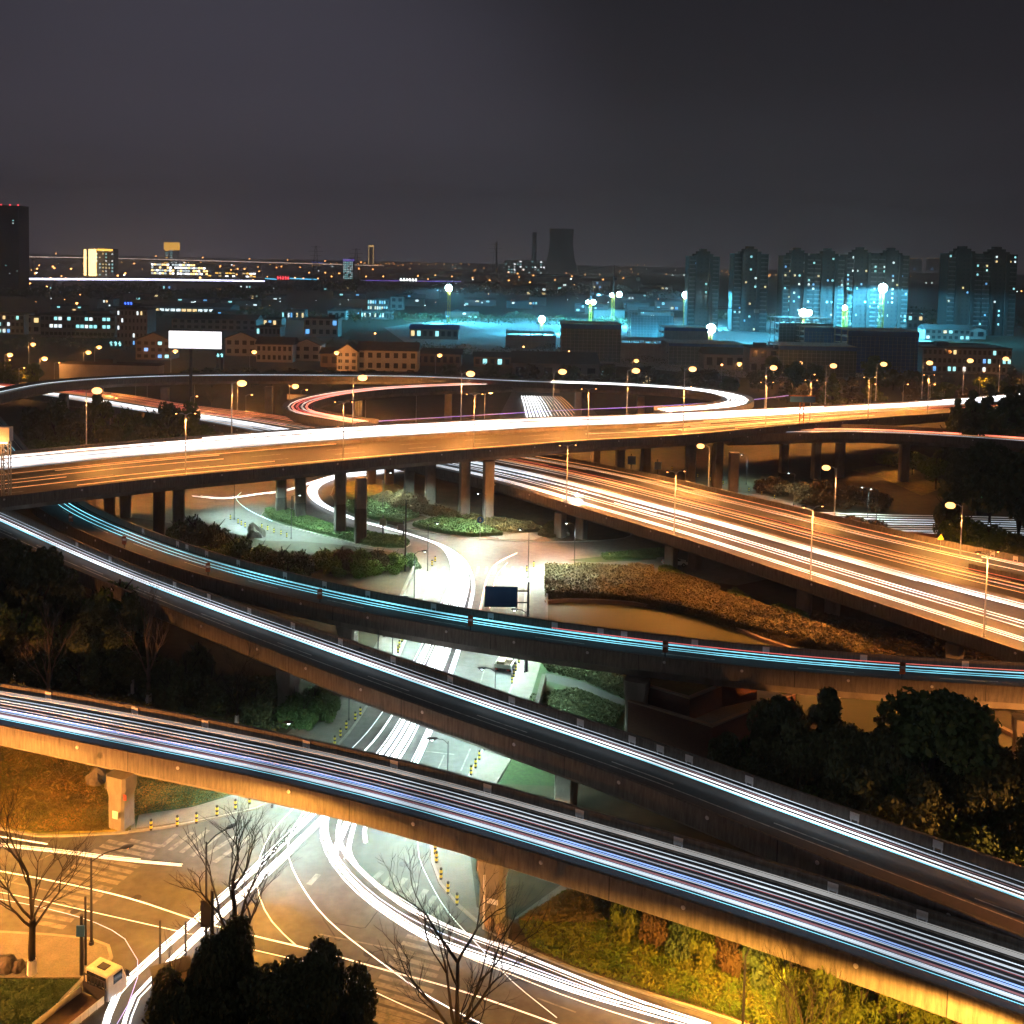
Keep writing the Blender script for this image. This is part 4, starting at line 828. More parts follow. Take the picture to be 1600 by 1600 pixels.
def leafy(name, px, h, n, size, m, label=None, cat=None, kind=None, solid=True, z0=.12, seed=1):
    pts = [P(x, y, 0) for x, y in px]; o_ = pts[0]; poly = [Vector((p.x - o_.x, p.y - o_.y)) for p in pts]
    rg = random.Random(seed); xs = [p.x for p in poly]; ys = [p.y for p in poly]; L = []; Nn = []
    def inside(x, y):
        c = False; j = len(poly) - 1
        for i in range(len(poly)):
            a, b = poly[i], poly[j]
            if (a.y > y) != (b.y > y) and x < (b.x - a.x) * (y - a.y) / (b.y - a.y) + a.x: c = not c
            j = i
        return c
    per = [(poly[i], poly[(i + 1) % len(poly)]) for i in range(len(poly))]; pl = sum((b - a).length for a, b in per); ar = abs(sum(a.x * b.y - b.x * a.y for a, b in per)) / 2
    nt_ = int(n * ar / (ar + pl * h)); tries = 0
    while len(L) < nt_ and tries < n * 8:
        tries += 1; x = rg.uniform(min(xs), max(xs)); y = rg.uniform(min(ys), max(ys))
        if inside(x, y):
            bumpy = .12 * h * (math.sin(x * 1.7) + math.sin(y * 1.3 + x))
            L.append((x, y, z0 + h + bumpy * .7 + rg.uniform(-.15, .08) * h)); Nn.append((0, 0, 1))
    for a, b in per:
        for k in range(int((n - nt_) * (b - a).length / pl)):
            q = a.lerp(b, rg.random()); d = (b - a).normalized(); z = rg.uniform(0, 1)
            L.append((q.x + rg.uniform(-.12, .12), q.y + rg.uniform(-.12, .12), z0 + z * h)); Nn.append((d.y, -d.x, .2))
    me = leaf_mesh(name, np.array(L), np.array(Nn), size, m, seed)
    if solid:
        mb = MB(); mb.prism([(p.x, p.y) for p in poly], 0, z0 + h * .80); t = mb.build('tmp', M_[m]); bm = bmesh.new(); bm.from_mesh(me); bm.from_mesh(t.data); bm.to_mesh(me); bm.free(); bpy.data.objects.remove(t)
    o = bpy.data.objects.new(name, me); C.objects.link(o); o.location = (o_.x, o_.y, 0)
    if kind: o['kind'] = kind
    if label: tag(o, label, cat or 'hedge')
    return o
leafy('hedge', [(853, 893), (900, 895), (960, 900), (1050, 915), (1150, 945), (1250, 976), (1362, 1018), (1330, 1030), (1290, 1020), (1200, 998), (1150, 985), (1080, 962), (990, 944), (950, 939), (853, 936)], 1.3, 26000, .30, 'leaf_hedge', 'long broad clipped brown hedge curving along the pond')
leafy('hedge', [(897, 892), (960, 894), (1022, 904), (1015, 911), (950, 903), (897, 897)], 1.2, 3500, .28, 'leaf_hedge', 'low flat brown hedge behind the left end of the long one')
leafy('hedge', [(1028, 906), (1060, 908), (1125, 928), (1122, 935), (1080, 925), (1025, 911)], 1.2, 3000, .28, 'leaf_hedge', 'flat topped brown hedge with sharp corners beside the lime hedges')
leafy('hedge', [(982, 892), (1020, 893), (1020, 900), (985, 899)], 1.1, 1500, .28, 'leaf_hedge', 'small square brown hedge beside the trodden gap')
leafy('hedge', [(1030, 894), (1048, 894), (1070, 906), (1058, 909), (1030, 900)], 1.0, 1500, .26, 'leaf_lime', 'small bright lime hedge beside the parked white car, leftmost')
leafy('hedge', [(1138, 932), (1148, 930), (1172, 942), (1168, 948), (1140, 938)], 1.0, 1200, .26, 'leaf_lime', 'tiny bright lime hedge in the middle above the long brown hedge')
leafy('hedge', [(1204, 958), (1222, 955), (1262, 970), (1262, 979), (1235, 975), (1208, 966)], 1.0, 2000, .30, 'leaf_lime', 'lime yellow bush hedge, rightmost above the long brown hedge')
leafy('hedge', [(414, 801), (447, 800), (481, 812), (519, 826), (575, 837), (630, 845), (639, 851), (631, 857), (584, 855), (537, 844), (481, 830), (423, 811)], .8, 9000, .30, 'leaf_green', 'narrow green hedge strip around the piers of the main viaduct')
leafy('hedge', [(540, 790), (575, 782), (640, 798), (655, 808), (630, 818), (580, 812), (545, 800)], .8, 4000, .3, 'leaf_green', 'green hedge on the roundabout island, left of the trodden crossing')
leafy('hedge', [(645, 824), (690, 812), (740, 820), (785, 838), (740, 840), (690, 834)], .8, 4000, .3, 'leaf_green', 'green hedge on the roundabout island, below the trodden crossing')
leafy('hedge', [(705, 806), (760, 812), (830, 822), (850, 832), (800, 834), (750, 824)], .8, 4000, .3, 'leaf_hedge', 'brownish hedge on the roundabout island at the pier bases')
leafy('hedge', [(858, 820), (880, 822), (890, 838), (860, 842), (840, 838)], .7, 1200, .3, 'leaf_hedge', 'small hedge at the foot of the expressway pier')
leafy('hedge', [(940, 870), (1030, 862), (1060, 862), (1055, 868), (1020, 872), (945, 876)], .6, 2000, .3, 'leaf_green', 'thin green hedge in front of the parked white car')
leafy('ground_cover', [(812, 1446), (850, 1425), (880, 1400), (960, 1405), (1060, 1450), (1200, 1500), (1330, 1560), (1400, 1640), (1350, 1660), (1150, 1592), (1000, 1545), (900, 1512), (830, 1480)], .35, 42000, .15, 'leaf_yellow', 'bushy yellow green ground cover on the lit bed beside the curving road', 'ground cover', 'stuff', solid=False, z0=.1)
leafy('ground_cover', [(812, 1446), (850, 1425), (900, 1395), (970, 1400), (990, 1440), (900, 1450)], .5, 9000, .16, 'leaf_hedge', 'dark brownish ground cover at the pointed end of the lit bed', 'ground cover', 'stuff', solid=False, z0=.15, seed=4)
leafy('ground_cover', [(846, 1036), (960, 1056), (985, 1075), (978, 1094), (912, 1064), (856, 1050)], .7, 6000, .25, 'leaf_dark', 'dark ground cover beside the footpath below the cyan ramp', 'ground cover', 'stuff', solid=False, z0=.1, seed=9)
leafy('ground_cover', [(830, 1090), (900, 1080), (975, 1110), (930, 1180), (820, 1180)], .4, 7000, .25, 'leaf_dark', 'dark ground cover between the footpath and middle ramp', 'ground cover', 'stuff', solid=False, z0=.06, seed=10)
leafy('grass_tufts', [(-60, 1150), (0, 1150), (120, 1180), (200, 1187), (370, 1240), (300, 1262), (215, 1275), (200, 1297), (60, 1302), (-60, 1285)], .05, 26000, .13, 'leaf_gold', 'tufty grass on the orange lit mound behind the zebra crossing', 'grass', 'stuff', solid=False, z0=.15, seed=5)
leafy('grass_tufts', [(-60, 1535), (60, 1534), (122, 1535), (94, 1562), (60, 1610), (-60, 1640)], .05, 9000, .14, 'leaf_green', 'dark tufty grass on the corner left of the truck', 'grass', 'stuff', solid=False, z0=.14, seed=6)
leafy('undergrowth', [(230, 1060), (430, 1060), (440, 1120), (420, 1180), (200, 1150), (0, 1120), (0, 1040)], .3, 12000, .35, 'leaf_dark', 'dark undergrowth between the middle and lowest ramps', 'undergrowth', 'stuff', solid=False, z0=.02, seed=7)
leafy('undergrowth', [(1270, 960), (1600, 1030), (1700, 1100), (1560, 1110), (1380, 1040), (1270, 1000)], .5, 12000, .5, 'leaf_brown', 'dark undergrowth below the expressway at the right', 'undergrowth', 'stuff', solid=False, z0=.02, seed=8)

# bare trees
def bare_mesh(seed, spread=.55, levels=6, first=.32, n0=5):
    rnd = random.Random(seed); mb = MB()
    def grow(p, d, ln, r, lv):
        pts = [p]; q = p
        for k in range(3):
            d = (d + Vector((rnd.uniform(-.14, .14), rnd.uniform(-.14, .14), rnd.uniform(0, .14)))).normalized(); q = q + d * ln / 3; pts.append(q)
        mb.path(pts, r, n=5 if lv < 3 else 3, rs=[r * .82, r * .70, r * .60, r * .48])
        if lv >= levels: return
        for k in range(3 if lv < 3 else 3):
            a = rnd.uniform(0, 6.28); sp = rnd.uniform(.3, .75) * spread * 1.6; o = d.orthogonal().normalized(); o.rotate(Matrix.Rotation(a, 3, d))
            nd = (d + o * sp).normalized(); st = pts[-1] if k < 2 else pts[2]
            grow(st, nd, ln * rnd.uniform(.55, .8), r * (.58 if k < 2 else .42), lv + 1)
    mb.path([(0, 0, -.02), (0, 0, .15), (.005, 0, first)], .02, n=8, rs=[.024, .019, .016])
    tip = Vector((.005, 0, first))
    grow(tip, Vector((0, 0, 1)), .27, .0145, 1)
    for k in range(n0):
        a = k * 6.28 / n0 + rnd.uniform(-.4, .4); grow(tip - Vector((0, 0, rnd.uniform(0, .08))), Vector((math.cos(a) * spread * 1.4, math.sin(a) * spread * 1.4, 1)).normalized(), .22, .010, 2)
    o = mb.build('branches', M_['bark']); me = o.data; bpy.data.objects.remove(o); zs = max(v.co.z for v in me.vertices)
    for v in me.vertices: v.co /= zs
    return me
BM = [bare_mesh(3), bare_mesh(5, .38, n0=4), bare_mesh(8, .62, first=.25)]
def bare(px, top, base, k, label, m='bark', white=True, rz=0, sx=1.0):
    b = P(px, base, 0); h = CAM_H - (top - hz(px)) * b.y / F; t = empty('bare_tree', b, label, 'tree', None, rz)
    me = BM[k] if m == 'bark' else BM[k].copy()
    if m != 'bark': me.materials[0] = M_[m]
    o = bpy.data.objects.new('branches', me); C.objects.link(o); o.parent = t; o.scale = (h * sx, h * sx, h)
    if white:
        mb = MB(); mb.tube((0, 0, 0), (0, 0, min(1.2, h * .12)), h * .026, h * .022, 8); mb.build('painted_trunk_base', M_['white_paint'], t)
    return t
bare(50, 1258, 1524, 0, 'leafless tree with white painted trunk on the grass corner at left', rz=.5)
bare(366, 1262, 1560, 1, 'leafless tree standing behind the dark evergreens beside the lamp post', rz=1.2, white=False, sx=1.5)
bare(715, 1350, 1700, 2, 'leafless tree in front of the bottom zebra crossing', rz=2.2, white=False)
bare(75, 932, 1120, 1, 'pale leafless tree with upswept limbs just behind the lowest ramp at left', 'bark_pale', rz=.8, white=False)
bare(232, 905, 1100, 1, 'pale leafless tree with white painted trunk in the dark gap between ramps', 'bark_pale', rz=2.0)
bare(370, 1008, 1134, 2, 'slender leafless tree below the middle ramp', 'bark', rz=.3, sx=.8)
bare(1250, 1500, 1720, 0, 'dark leafless tree amid the bright lit bushes at bottom right', rz=.9, white=False, sx=.8)
bare(268, 1480, 1700, 1, 'thin leafless sapling over the white trails at bottom left', rz=.2, white=False, sx=.5)
bare(430, 596, 650, 1, 'orange lit leafless tree near the far loop ramp', 'bark_pale', white=False, rz=.2)
bare(330, 604, 640, 0, 'small leafless tree beyond the far expressway', 'bark_pale', white=False, rz=.9)
bare(722, 560, 610, 0, 'leafless tree glowing around the lamp beyond the red loop', 'bark_pale', white=False, rz=.5)
for i, (x, y, h_) in enumerate(((10, 1050, 2.3), (118, 1066, 1), (150, 1066, 1), (97, 1052, 1), (128, 1052, 1), (165, 1049, 1.1), (207, 1088, 1.6), (22, 1060, 1), (50, 1062, 1))):
    b = P(x, y, 0); t = empty('young_tree', b, 'white painted young trunk in the dark left wood, %s' % nth(sorted([10, 118, 150, 97, 128, 165, 207, 22, 50]).index(x), 9), 'tree', 'young trees with painted trunks')
    mb = MB(); mb.tube((0, 0, 0), (0, 0, 1.3 * h_), .14 * h_, .12 * h_, 7); mb.build('painted_trunk_base', M_['white_paint'], t)
    mb = MB(); mb.tube((0, 0, 1.3 * h_), (0, .1, 4), .1 * h_, .04, 6); mb.build('trunk', M_['bark'], t)
    cr = bpy.data.objects.new('crown', crown_mesh('dome', 'leaf_dark', 3000, .06, 1)); C.objects.link(cr); cr.parent = t; cr.location = (0, 0, 2.6); cr.scale = (3.4, 3.4, 3.2)
# rocks
def rock(px, py, s, label):
    b = P(px, py, .1); rnd = random.Random(int(px)); bm = bmesh.new(); bmesh.ops.create_icosphere(bm, subdivisions=3, radius=1)
    for v in bm.verts:
        n = v.co.normalized(); v.co *= 1 + .18 * math.sin(n.x * 4 + px) + .12 * math.sin(n.y * 7 + n.z * 3) + rnd.uniform(-.03, .03); v.co.x *= s[0]; v.co.y *= s[1]; v.co.z = max(v.co.z, -.35) * s[2]
    me = bpy.data.meshes.new('boulder'); bm.to_mesh(me); bm.free(); me.materials.append(M_['rock']); o = bpy.data.objects.new('boulder', me); C.objects.link(o); o.location = b; tag(o, label, 'rock')
rock(152, 1222, (1.25, .9, 1.3), 'large round brown boulder left of the orange lit pier')
rock(172, 1230, (.6, .5, .7), 'smaller boulder between the large boulder and the pier')
rock(5, 1512, (.9, .8, 1.0), 'boulder on the grass at the left edge behind the bare tree')
rock(24, 1514, (.6, .6, .7), 'smaller boulder right of the one at left edge')
rock(399, 838, (1.6, 1.2, 2.3), 'upright boulder on the bank left of the roundabout')
# ------------------------------------------------------------------ buildings
def bbox_unit(name, m):
    mb = MB(); mb.box((0, 0, 0), (1, 1, 1)); o = mb.build(name, M_[m]); me = o.data; bpy.data.objects.remove(o); return me
WM = {}
def wmesh(m):
    if m not in WM: WM[m] = bbox_unit('window', m)
    return WM[m]
def window(parent, x, z, w_, h_, m, y=-.03):
    o = bpy.data.objects.new('window', wmesh(m)); C.objects.link(o); o.parent = parent; o.location = (x, y, z); o.scale = (w_, .12, h_); return o
CY = ['win_cyan', 'win_white', 'win_cyan', 'win_warm', 'win_blue']
def building(px0, px1, top, base, label, depth=14, wall='wall_grey', floors=3, cols=8, lit=.15, roof='flat', wm=CY, name='building', seed=0, group=None, rz=0, ww=.55, wh=.5, roofm='roof_dark', dark=True, litset=None):
    rnd = random.Random(seed + int(px0)); b = P((px0 + px1) / 2, base, 0); dist = b.y; W = (px1 - px0) * dist / F; H = CAM_H - (top - hz((px0 + px1) / 2)) * dist / F
    t = empty(name, b, label, 'building', group, rz)
    eave = H if roof == 'flat' else H * .72
    mb = MB(); mb.box((0, depth / 2, eave / 2), (W, depth, eave))
    mb.build('wall', M_[wall], t)
    if roof == 'flat':
        mb = MB()
        for c, d in (((0, .15, eave + .35), (W + .4, .3, .7)), ((0, depth - .15, eave + .35), (W + .4, .3, .7)), ((-W / 2 - .05, depth / 2, eave + .35), (.3, depth - .7, .7)), ((W / 2 + .05, depth / 2, eave + .35), (.3, depth - .7, .7))): mb.box(c, d)
        mb.box((0, depth / 2, eave + .06), (W - .3, depth - .7, .1))
        if W > 12: mb.box((rnd.uniform(-.3, .3) * W, depth / 2, eave + 1.2), (min(W * .2, 6), 4, 2.2))
        mb.build('roof', M_[roofm], t)
    elif roof == 'gable':      # gable facing the viewer
        mb = MB(); o_ = .6; vs = [(-W / 2 - o_, -o_, eave - .2), (W / 2 + o_, -o_, eave - .2), (0, -o_, H), (-W / 2 - o_, depth + o_, eave - .2), (W / 2 + o_, depth + o_, eave - .2), (0, depth + o_, H)]
        vs2 = [(x, y, z + .35) for x, y, z in vs]; mb.add(vs + vs2, [(0, 2, 5, 3), (1, 4, 5, 2), (6, 9, 11, 8), (7, 8, 11, 10), (0, 6, 8, 2), (2, 8, 7, 1), (3, 5, 11, 9), (5, 4, 10, 11), (0, 3, 9, 6), (1, 7, 10, 4)]); mb.build('roof', M_[roofm], t)
        mb = MB(); mb.add([(-W / 2, 0, eave), (W / 2, 0, eave), (0, 0, H - .25), (-W / 2, depth, eave), (W / 2, depth, eave), (0, depth, H - .25)], [(0, 1, 2), (3, 5, 4)]); mb.build('gable', M_[wall], t)
    else:                      # ridge parallel to the front
        mb = MB(); o_ = .7; vs = [(-W / 2 - o_, -o_, eave), (W / 2 + o_, -o_, eave), (W / 2 + o_, depth / 2, H), (-W / 2 - o_, depth / 2, H), (-W / 2 - o_, depth + o_, eave), (W / 2 + o_, depth + o_, eave)]
        mb.add(vs, [(0, 1, 2, 3), (3, 2, 5, 4), (0, 3, 4), (1, 5, 2), (0, 4, 5, 1)]); mb.build('roof', M_[roofm], t)
    fh = (eave) / max(floors, 1); cw = W / max(cols, 1); nw = 0; rest = []
    for f in range(floors):
        for c in range(cols):
            x = -W / 2 + cw * (c + .5); z = fh * (f + .55); on = (rnd.random() < lit) if litset is None else ((f, c) in litset)
            if on and nw < 70: window(t, x, z, cw * ww, fh * wh, rnd.choice(wm)); nw += 1
            elif dark: rest.append((x, z))
    if nw + len(rest) <= 100:
        for x, z in rest: window(t, x, z, cw * ww, fh * wh, 'glass_dark')
    elif rest:
        mb = MB()
        for x, z in rest: mb.box((x, -.03, z), (cw * ww, .12, fh * wh))
        o = mb.build('window', M_['glass_dark'], t); o['kind'] = 'stuff'
    return t, W, H, dist
# near low-rise quarter, left to right
building(-60, 38, 491, 522, 'grey block at the left edge with a row of lit windows', floors=3, cols=14, lit=.45, wall='wall_grey')
building(38, 63, 494, 522, 'blank pale block between two window rows at the left', floors=2, cols=2, lit=.1, wall='wall_pale')
building(63, 180, 493, 528, 'long three storey block with two rows of cyan windows at left', floors=3, cols=17, litset={(1, c) for c in (2, 3, 4, 8, 9, 10, 11, 12, 14, 15)} | {(2, c) for c in (3, 4, 6, 11, 14, 15, 10)}, ww=.7, wh=.42, wm=['win_cyan', 'win_white', 'win_cyan'])
building(182, 230, 484, 542, 'taller block joined to the right of the long cyan windowed block', floors=5, cols=8, lit=.28, ww=.4)
building(240, 360, 474, 492, 'long low hall with a glowing strip of windows under its roof', floors=1, cols=14, litset={(0, c) for c in range(12)}, ww=.75, wh=.30, depth=30, roof='ridge', wm=['win_white', 'win_white', 'win_warm'])
building(268, 400, 492, 516, 'dark long workshop behind the white billboard', floors=2, cols=12, lit=0, roof='ridge', depth=20)
building(212, 266, 520, 562, 'dark gabled house left of the white billboard', floors=3, cols=5, lit=.2, roof='gable', wall='wall_grey')
building(352, 400, 519, 556, 'pale gabled house right of the white billboard', floors=2, cols=4, lit=0, roof='gable', wall='wall_pale')
building(400, 457, 528, 566, 'long white house with a dark ridge roof in the centre left', floors=2, cols=7, lit=.05, roof='ridge', wall='wall_pale')
building(457, 500, 530, 564, 'narrow white gabled house left of the big gabled one', floors=2, cols=3, lit=.1, roof='gable', wall='wall_pale')
building(500, 560, 545, 574, 'low brown roofed wing left of the big gabled house', floors=1, cols=4, lit=0, roof='ridge', wall='wall_brown')
building(526, 558, 538, 580, 'gabled pale stair wing of the big house', floors=3, cols=3, lit=0, roof='gable', wall='wall_pale')
building(558, 652, 536, 580, 'big pale two storey house with dark roof and even windows', floors=2, cols=7, lit=0, roof='ridge', wall='wall_pale', ww=.5)
building(396, 440, 498, 512, 'small grey block above the long white house', floors=1, cols=6, lit=.3)
building(400, 438, 511, 526, 'low grey block with two lit windows', floors=1, cols=6, lit=.3)
building(475, 528, 498, 526, 'pale two storey block in the middle of the dark quarter', floors=2, cols=5, lit=.1, wall='wall_pale')
building(512, 540, 486, 500, 'small pale box building behind the two storey block', floors=1, cols=3, lit=.1, wall='wall_pale')
building(574, 606, 468, 486, 'block with two brightly lit rows of windows near the middle', floors=2, cols=9, lit=.75)
building(610, 630, 464, 484, 'pale box beside the brightly lit block', floors=2, cols=2, lit=0, wall='wall_pale')
building(564, 612, 487, 499, 'low block with a dotted row of lit windows', floors=1, cols=12, lit=.55)
building(440, 475, 486, 500, 'small block with a row of cyan windows', floors=1, cols=8, lit=.6)
building(640, 716, 508, 530, 'low blue tarpaulin roofed shed below the leftmost crane mast', floors=1, cols=8, lit=.2, roof='ridge', roofm='net_blue')
building(640, 720, 546, 572, 'dark shed right of the big pale house', floors=1, cols=8, lit=.0, roof='ridge', wall='wall_brown')
building(740, 810, 552, 574, 'dim low house left of the scaffolded blocks', floors=1, cols=6, lit=.1, roof='ridge', wall='wall_brown')
building(800, 935, 556, 600, 'large dark hall with a sloping roof in the centre', floors=1, cols=6, lit=.0, roof='ridge', wall='wall_grey', depth=40)
building(938, 962, 576, 600, 'small hut with two cyan windows beside the large dark hall', floors=1, cols=3, litset={(0, 1), (0, 0)}, wm=['win_cyan'])
building(1000, 1020, 582, 606, 'small building with one tall orange lit window', floors=1, cols=1, litset={(0, 0)}, wm=['win_warm'])
building(1445, 1516, 508, 532, 'white two storey villa with cyan windows right of the site', floors=2, cols=8, lit=.35, roof='ridge', wall='wall_pale')
building(1508, 1540, 510, 530, 'small lit gabled house right of the white villa', floors=1, cols=2, lit=0, roof='gable', wall='wall_pale')
building(1440, 1580, 545, 584, 'long grey block with cyan windows at the right behind the lamps', floors=3, cols=18, lit=.2, depth=30)
building(1385, 1442, 492, 514, 'low block with glowing windows below the tall towers', floors=2, cols=7, lit=.25)
building(1400, 1470, 484, 500, 'row of brick gabled houses below the tall towers', floors=2, cols=8, lit=.1, roof='ridge', wall='wall_brown')
building(1100, 1180, 545, 578, 'dark roofed house in front of the scaffolding', floors=1, cols=5, lit=0, roof='ridge', wall='wall_grey')
building(1170, 1260, 545, 585, 'dim block behind the trees at the right centre', floors=2, cols=6, lit=.05, wall='wall_grey')
building(92, 249, 571, 596, 'long blank pale wall building beside the far flyover at left', floors=1, cols=1, lit=0, dark=False, wall='wall_pale', depth=6)
rnd = random.Random(5)
rows = []
for i in range(46):
    y = rnd.uniform(452, 500); x = rnd.uniform(20, 1060); rows.append((x, y))
for i, (x, y) in enumerate(sorted(rows)):
    wv = rnd.uniform(20, 60); building(x, x + wv, y - rnd.uniform(7, 14), y, 'small dim low block in the dark quarter below the skyline, %s' % nth(i, len(rows)), floors=2, cols=6, lit=.16, roof=rnd.choice(('flat', 'ridge', 'flat')), wall=rnd.choice(('wall_grey', 'wall_brown', 'wall_grey')), group='dim low blocks below the skyline', dark=False, seed=i)
# residential towers
def tower(px0, px1, top, base, label, lit=.12, nb=2, crown=True, seed=0, wm=CY, balc=True, wall='wall_tower'):
    t, W, H, dist = building(px0, px1, top + 10, base, label, depth=16, wall=wall, floors=18, cols=max(6, int((px1 - px0) / 7)), lit=lit, wm=wm, name='tower_block', seed=seed, ww=.36, wh=.42)
    mb = MB()
    for k in range(nb):
        x = -W / 2 + W * (k + .5) / nb; mb.box((x - W / nb * .22, -.9, H / 2 + .5), (W / nb * .10, 1.8, H + 1)); mb.box((x + W / nb * .22, -.9, H / 2 + .5), (W / nb * .10, 1.8, H + 1))
    mb.build('bay', M_[wall], t)
    if balc:
        mb = MB(); mb.box((0, 0, 0), (W / nb * .18, 1.3, .9)); bm_ = mb.build('balcony', M_['wall_grey'], t); first_b = True
        for f in range(18):
            for k in range(nb):
                for sg in (-1, 1):
                    o = bm_ if first_b else bm_.copy()
                    if not first_b: C.objects.link(o); o.parent = t
                    first_b = False; o.location = (-W / 2 + W * (k + .5) / nb + sg * W / nb * .38, -.65, H / 18 * (f + .22))
    mb = MB()
    for k in range(nb):
        x = -W / 2 + W * (k + .5) / nb
        for q, (s, z) in enumerate(((.62, 1.6), (.42, 3.6), (.22, 5.6))): mb.box((x, 7, H + z), (W / nb * s, 10 * s + 3, 2.1))
    mb.build('roof_crown', M_['roof_dark'], t)
    return t
tower(1073, 1121, 392, 518, 'leftmost teal lit residential tower behind the floodlights', lit=.05, nb=1)
tower(1143, 1197, 388, 518, 'second residential tower with stepped crown, standing alone', lit=.12, nb=1, seed=1)
tower(1220, 1316, 391, 522, 'wide residential tower with two stepped crowns, third from left', lit=.14, nb=2, seed=2)
tower(1318, 1416, 390, 524, 'wide residential tower directly right of the third one', lit=.13, nb=2, seed=3)
tower(1476, 1584, 388, 524, 'broad dark residential tower at the right end of the row', lit=.13, nb=2, seed=4, wm=['win_white', 'win_cyan', 'win_warm', 'win_blue'])
t, W, H, dist = building(-40, 30, 322, 462, 'tall dark slab tower at the left edge with tiny red roof lights', floors=34, cols=12, lit=.035, depth=25, wall='roof_dark', name='tower_block', ww=.3, wh=.3, dark=False, wm=['win_white', 'win_cyan'])
for i, x in enumerate((-W / 2 + 1, W * .1, W / 2 - 1, W * .3)):
    mb = MB(); mb.ball((0, 0, 0), 1.1, 6); o = mb.build('beacon', M_['neon_red'], t); o.location = (x, 1, H + 1.2)
# illuminated buildings in the distance
def farblock(px0, px1, top, base, label, body='wall_grey', **k): return building(px0, px1, top, base, label, wall=body, **k)
t, W, H, dist = farblock(139, 178, 389, 432, 'distant hotel with a gold lit left wall and speckled windows', floors=8, cols=8, lit=.55, wm=['win_white', 'win_cyan', 'win_warm'], depth=25, dark=False, ww=.45, wh=.4)
mb = MB(); mb.box((-W / 2 + W * .15, -1.2, H / 2), (W * .3, 1.6, H * .97)); mb.build('gold_facade', M_['gold_bright'], t)
mb = MB(); mb.box((W * .15, -1.2, H - 2), (W * .6, 1.4, 4)); mb.build('gold_cornice', M_['gold_light'], t)
b = P(133, 432, 0); mb = MB(); mb.box((0, 0, 30), (4, 4, 66 * b.y / 2600)); o = mb.build('light_column', M_['gold_bright'], loc=b); tag(o, 'thin vertical bar of gold light beside the distant hotel', 'lighting')
t, W, H, dist = farblock(257, 278, 379, 412, 'distant tower topped by a bright golden box', floors=9, cols=3, lit=.6, wm=['win_white', 'win_cyan', 'gold_light'], depth=25, dark=False)
mb = MB(); mb.box((0, 12, H * .82), (W * 1.06, 27, H * .36)); mb.build('golden_top', M_['gold_light'], t)
t, W, H, dist = farblock(236, 325, 412, 430, 'wide distant shopping hall dazzling with white lights', floors=4, cols=22, lit=.85, wm=['neon_white', 'gold_bright', 'win_white'], depth=60, ww=.85, wh=.6, dark=False)
t, W, H, dist = farblock(325, 400, 425, 434, 'distant hall with warm strip lights right of the dazzling one', floors=2, cols=14, lit=.6, wm=['gold_light', 'win_warm', 'neon_white'], depth=60, ww=.8, wh=.4, dark=False)
t, W, H, dist = farblock(536, 551, 404, 436, 'distant tower covered in tiny white dots with a purple top', floors=12, cols=6, lit=.8, wm=['win_white', 'win_cyan'], depth=20, dark=False)
mb = MB(); mb.box((0, 9, H * .92), (W * 1.05, 21, H * .1)); mb.build('purple_top', M_['trail_purple'], t)
t, W, H, dist = farblock(576, 583, 384, 413, 'slim distant tower outlined in gold light', floors=1, cols=1, lit=0, depth=30, dark=False)
mb = MB(); mb.box((-W / 2, -1, H / 2), (3, 2, H)); mb.box((W / 2, -1, H / 2), (3, 2, H)); mb.box((0, -1, H - 3), (W - 3, 2, 10)); mb.build('gold_outline', M_['gold_bright'], t)
for x0, x1, lb in ((1417, 1440, 'left distant building with a gold lit roof line between the towers'), (1447, 1477, 'right distant building with a gold lit roof line between the towers')):
    t, W, H, dist = farblock(x0, x1, 404, 424, lb, floors=3, cols=5, lit=.1, depth=30, dark=False)
    mb = MB(); mb.box((0, -1, H + 1.5), (W, 3, 5)); mb.box(((W / 2 - 3) if x0 < 1440 else (-W / 2 + 3), -1, H - 12), (5, 2.6, 22)); mb.build('gold_roof_line', M_['gold_light'], t)
t, W, H, dist = farblock(788, 852, 407, 428, 'floodlit power plant hall beside the cooling tower', floors=5, cols=14, lit=.38, wm=['win_white', 'neon_white', 'win_cyan'], depth=60, dark=False, ww=.5, wh=.4)
# cooling tower and chimneys
b = P(876, 428, 0); dist = b.y; Hc = CAM_H - (358 - hz(876)) * dist / F; t = empty('cooling_tower', b, 'huge hyperbolic cooling tower fading into the haze', 'cooling tower')
mb = MB(); n = 40; rr = [(0, 1.0), (.2, .86), (.4, .74), (.6, .66), (.78, .64), (1, .69)]; R0 = 28 * dist / F; vs = []
for z, r in rr:
    for k in range(n): a = 6.2832 * k / n; vs.append((R0 * r * math.cos(a), R0 * r * math.sin(a), Hc * z))
mb.add(vs, [(i * n + k, i * n + (k + 1) % n, (i + 1) * n + (k + 1) % n, (i + 1) * n + k) for i in range(5) for k in range(n)] + [tuple(5 * n + k for k in range(n))]); mb.build('shell', M_['wall_grey'], t, smooth=True)
mb = MB()
for k in range(20): a = 6.2832 * k / 20; mb.tube((R0 * 1.02 * math.cos(a), R0 * 1.02 * math.sin(a), -1), (R0 * .98 * math.cos(a + .15), R0 * .98 * math.sin(a + .15), Hc * .06), 3, n=5)
mb.build('support_leg', M_['wall_grey'], t)
for x, tp, r, lb in ((834, 364, 9, 'tall chimney left of the cooling tower'), (775, 378, 4, 'thin distant mast left of the power plant')):
    b = P(x, 427, 0); h_ = CAM_H - (tp - hz(x)) * b.y / F; mb = MB(); mb.tube((0, 0, 0), (0, 0, h_), r * 1.3, r, 14); mb.tube((0, 0, h_ - 8), (0, 0, h_ + 1), r * 1.15, r * 1.15, 14); o = mb.build('chimney', M_['wall_grey'], loc=b, smooth=False); tag(o, lb, 'chimney')
